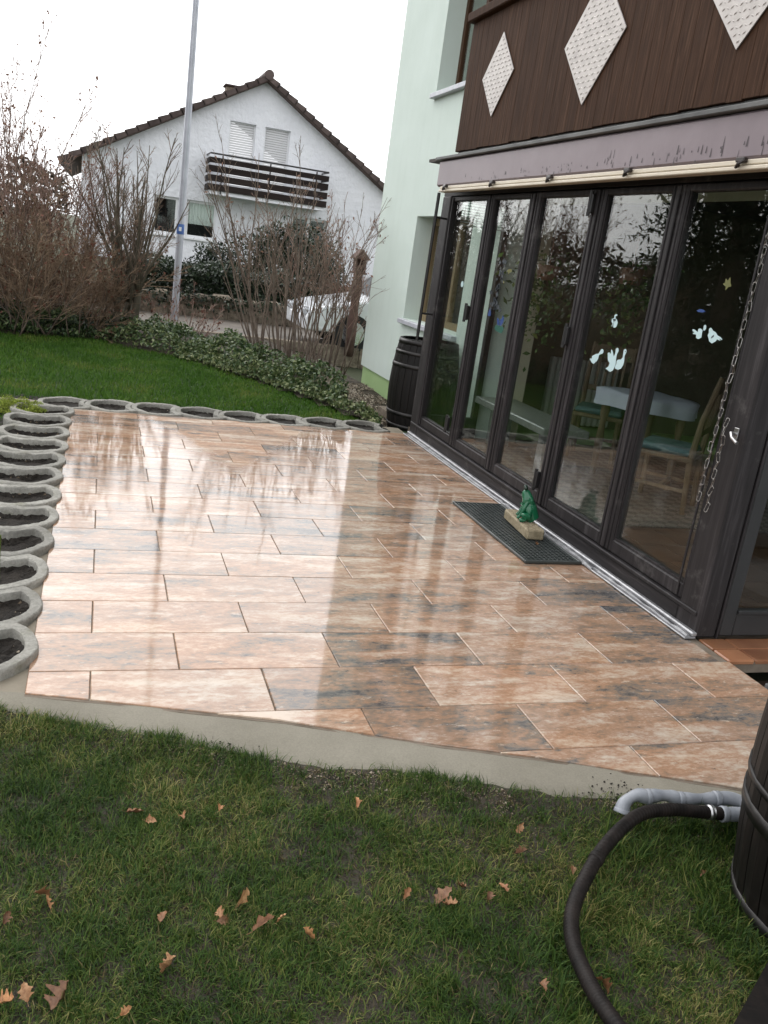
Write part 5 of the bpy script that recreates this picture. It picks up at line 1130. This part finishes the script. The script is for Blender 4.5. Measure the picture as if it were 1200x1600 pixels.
MB().add([(1.10, -.70, .905), (1.10, .70, .905), (1.66, .64, 1.345), (1.66, -.64, 1.345), (1.085, -.70, .915), (1.085, .70, .915), (1.645, .64, 1.36), (1.645, -.64, 1.36)], [(4, 7, 6, 5), (0, 1, 2, 3), (0, 4, 5, 1), (1, 5, 6, 2), (2, 6, 7, 3), (3, 7, 4, 0)]).obj('windscreen', M['car_glass'], car)
MB().box((-.03, -.25, .40), (.0, .25, .50), .01).obj('number_plate', M['white_mark'], car)

# ------------------------------------------------------------------ white gabled house
D = 30.0; RX, RZ = 4.64, 6.20; EL = (-1.35, 2.86); ER = (10.3, 2.66); GZ = .25; DB = 10.0
wh = empty('white_house', (4.5, D, GZ), 'white rendered gabled house with brown roof and dark plank balcony', 'house')
def WH(mb, n_, m, parent=wh, kind=None): 
    o = mb.obj(n_, m, parent, False, kind)
    if parent is wh: o.location = (-4.5, -D, -GZ)
    return o
WXL, WXR = -.72, 9.75
zl = lambda x: (EL[1] + (RZ - EL[1]) * (x - EL[0]) / (RX - EL[0])) if x < RX else (ER[1] + (RZ - ER[1]) * (x - ER[0]) / (RX - ER[0]))
HO = [(3.61, 4.42, 2.85, 4.88), (4.72, 5.53, 2.85, 4.88), (2.46, 3.41, 1.22, 2.36), (1.45, 2.20, 1.22, 2.36), (5.84, 7.04, .30, 2.35)]
mb = MB(); xs_ = sorted({WXL, WXR, RX} | {h[0] for h in HO} | {h[1] for h in HO})
for xa, xb in zip(xs_[:-1], xs_[1:]):
    hs = sorted([h for h in HO if h[0] <= xa and xb <= h[1]], key=lambda h: h[2]); z = GZ - .2
    for h in hs: mb.add([(xa, D, z), (xb, D, z), (xb, D, h[2]), (xa, D, h[2])], [(0, 1, 2, 3)]); z = h[3]
    mb.add([(xa, D, z), (xb, D, z), (xb, D, zl(xb) - .05), (xa, D, zl(xa) - .05)], [(0, 1, 2, 3)])
for a, b_, c, d in HO: mb.add([(a, D, c), (b_, D, c), (b_, D, d), (a, D, d), (a, D + .2, c), (b_, D + .2, c), (b_, D + .2, d), (a, D + .2, d)], [(0, 4, 5, 1), (1, 5, 6, 2), (2, 6, 7, 3), (3, 7, 4, 0)])
mb.add([(WXL, D, 0), (WXL, D + DB, 0), (WXL, D + DB, zl(WXL) - .05), (WXL, D, zl(WXL) - .05)], [(0, 1, 2, 3)]); mb.add([(WXR, D, 0), (WXR, D + DB, 0), (WXR, D + DB, zl(WXR) - .05), (WXR, D, zl(WXR) - .05)], [(0, 3, 2, 1)])
WH(mb, 'wall', M['white_wall'])
mb = MB(); YF = D - .32
for (a, b_) in ((EL, (RX, RZ)), ((RX, RZ), ER)):
    mb.add([(a[0], YF, a[1] - .04), (b_[0], YF, b_[1] - .04), (b_[0], YF, b_[1] + .10), (a[0], YF, a[1] + .10), (a[0], D + DB, a[1] - .04), (b_[0], D + DB, b_[1] - .04), (b_[0], D + DB, b_[1] + .10), (a[0], D + DB, a[1] + .10)], [(0, 1, 2, 3), (7, 6, 5, 4), (3, 2, 6, 7), (4, 5, 1, 0), (0, 3, 7, 4), (1, 5, 6, 2)])
roof = WH(mb, 'roof', M['fascia'])
for (a, b_, n_) in ((np.array((RX, RZ)), np.array(EL), 19), (np.array((RX, RZ)), np.array(ER), 19)):
    dv = (b_ - a) / n_; L_ = np.linalg.norm(dv); u = dv / L_; nn = np.array([-u[1], u[0]]); nn = nn if nn[1] > 0 else -nn
    for k in range(n_):
        c0 = a + dv * (k - .08); c1 = a + dv * (k + 1.02); p = [c0 + nn * .10, c1 + nn * .115, c1 + nn * .155, c0 + nn * .105, c1 - nn * .02, c0 - nn * .02]
        y0_, y1_ = YF - .03, YF + .28; pp_ = [p[5], p[4], p[2], p[3]]
        MB().add([(q[0], y0_, q[1]) for q in pp_] + [(q[0], y1_ + .0, q[1]) for q in pp_], [(0, 1, 2, 3), (7, 6, 5, 4), (0, 4, 5, 1), (1, 5, 6, 2), (2, 6, 7, 3), (3, 7, 4, 0)]).obj('verge_tile', M['roof'], roof)
MB().tube([(RX, YF - .06, RZ + .13), (RX, D + DB, RZ + .13)], .15, 10).obj('ridge_tile', M['roof'], roof)
chm = MB().box((3.66, D + 2.2, 5.2), (4.06, D + 2.7, 6.16)).obj('chimney', M['stone'], roof); 
MB().box((3.60, D + 2.12, 6.162), (4.12, D + 2.78, 6.22), .01).obj('chimney_cap', M['roof'], roof)
def rect_frame(mb, a, b_, c, d, y, w, t=.05):
    mb.box((a, y, c), (b_, y + t, c + w)); mb.box((a, y, d - w), (b_, y + t, d)); mb.box((a, y, c + w), (a + w, y + t, d - w)); mb.box((b_ - w, y, c + w), (b_, y + t, d - w)); return mb
for (a, b_, c, d) in HO[:2]:
    f_ = WH(rect_frame(MB(), a, b_, c, d, D + .10, .04), 'balcony_door', M['white_frame']); z = d - .045
    while z > c + .05: MB().box((a + .041, D + .115, z - .066), (b_ - .041, D + .135, z - .004), .006).obj('shutter_slat', M['shutter'], f_); z -= .07
for k, (a, b_, c, d) in enumerate(HO[2:4]):
    f_ = WH(rect_frame(MB(), a, b_, c, d, D + .10, .075), 'window', M['white_frame']); MB().box((a + .075, D + .13, c + .075), (b_ - .075, D + .14, d - .075)).obj('pane', M['glass'], f_)
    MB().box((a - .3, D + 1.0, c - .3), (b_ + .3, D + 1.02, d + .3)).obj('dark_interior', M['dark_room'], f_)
    if k == 0:
        cu = MB(); xs_ = np.linspace(a + .06, b_ - .06, 50)
        P = [(x, D + .2 + .02 * math.sin(x * 60)) for x in xs_]
        for (xa, ya), (xb, yb) in zip(P[:-1], P[1:]): cu.add([(xa, ya, c + .42), (xb, yb, c + .42), (xb, yb, d), (xa, ya, d)], [(0, 1, 2, 3)])
        cu.obj('curtain', M['curtain'], f_)
    MB().box((a - .05, D - .08, c - .07), (b_ + .05, D + .098, c - .004), .006).obj('sill', M['white_frame'], f_)
a, b_, c, d = HO[4]; mb = rect_frame(MB(), a, b_, c, d, D + .10, .07); mb.box(((a + b_) / 2 - .05, D + .095, c + .07), ((a + b_) / 2 + .05, D + .14, d - .07)); f_ = WH(mb, 'terrace_door', M['white_frame'])
for (x0_, x1_) in ((a + .07, (a + b_) / 2 - .05), ((a + b_) / 2 + .05, b_ - .07)): MB().box((x0_, D + .12, c + .07), (x1_, D + .13, d - .07)).obj('pane', M['glass'], f_)
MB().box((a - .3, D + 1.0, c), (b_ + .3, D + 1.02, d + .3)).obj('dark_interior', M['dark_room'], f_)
# its balcony
yb0, yb1 = D - 1.0, D - .003; bx0, bx1 = 2.96, 6.72
sl = WH(MB().box((bx0 + .05, yb0 + .06, 2.60), (bx1 - .05, yb1, 2.76)), 'balcony', M['white_wall'])
for k, (za, zb) in enumerate([(2.71, 2.90), (2.97, 3.16), (3.24, 3.43), (3.50, 3.66)]):
    MB().box((bx0, yb0, za), (bx1, yb0 + .035, zb), .006).obj('plank', M['plank'], sl)
    for x in (bx0 + .0, bx1 - .035): MB().box((x, yb0 + .037, za), (x + .035, yb1 - .005, zb), .006).obj('plank', M['plank'], sl)
for x in np.linspace(bx0 + .4, bx1 - .4, 3): MB().box((x - .02, yb0 + .036, 2.62), (x + .02, yb0 + .07, 3.74)).obj('post', M['black_metal'], sl)
MB().tube([(bx0 + .02, yb1, 3.77), (bx0 + .02, yb0 + .03, 3.77), (bx1 - .02, yb0 + .03, 3.77), (bx1 - .02, yb1, 3.77)], .028, 6).obj('handrail', M['black_metal'], sl)

# ------------------------------------------------------------------ garden to the left that the doors reflect
def conifer(loc, h, rad, seed, label):
    r = np.random.default_rng(seed); root = empty('conifer_tree', loc, label, 'tree', 'dark conifers mirrored in the glass doors'); MB().tube([(0, 0, -.2), (.03, 0, h * .5), (0, 0, h)], [.2, .12, .02], 8).obj('trunk', M['bark'], root)
    P = []; n = 190
    for k in range(n):
        z = h * (.06 + .92 * r.random()); R0 = rad * (1 - z / h) ** .75 * r.uniform(.65, 1.12); a = r.uniform(0, 6.28); m = 90
        u = r.random(m) ** .7; q = np.stack([np.cos(a) * R0 * u, np.sin(a) * R0 * u, z - .35 * R0 * u ** 1.6 + 0 * u], -1) + r.normal(size=(m, 3)) * np.array([.16, .16, .10]); P.append(q)
    P = np.concatenate(P); V, F = leaf_cloud(P, r.uniform(.07, .20, len(P)), .1, r, .28); np_mesh('crown', V, F, M['conifer'], root)
conifer((-5.9, 15.6, -.1), 9.0, 2.3, 1, 'tall dark conifer left of the lawn, mirrored in the fourth glass door')
conifer((-6.4, 12.2, -.1), 9.5, 2.6, 2, 'broad dark conifer left of the lawn, mirrored in the nearest glass door')
conifer((-7.4, 8.6, -.1), 8.0, 2.8, 3, 'dark conifer farthest left of the lawn, mirrored at the near post')
conifer((-3.75, 11.8, -.1), 8.5, 1.9, 4, 'dense dark conifer nearest the lawn at the left, mirrored high in the nearest door')
shrub('garden_bush', (-3.0, 13.2, 0), 22, 2.3, .7, 0, 'bare bush left of the lawn, mirrored in the third glass door', 'shrub', (M['bark'], M['twig_brown']), 21, .2, (9, 5), .4, .014, .004, G_)

n = 9000; r = np.random.default_rng(91); X = r.uniform(-40, -1.6, n); hgt = 3.2 + 1.6 * vnoise(X, X * 0, .5, 92) + .8 * vnoise(X, X * 0, 1.7, 93); P = np.stack([X, 46 + r.normal(size=n) * 1.2, .2 + np.abs(hgt) * r.random(n) ** .7], -1)
V, F = leaf_cloud(P, r.uniform(.25, .6, n), .2, r, .4); tag(np_mesh('far_wood', V, F, M['far_wood'], None, 'stuff'), 'dim brown grey bushes and trees far beyond the road at the left', 'woodland')
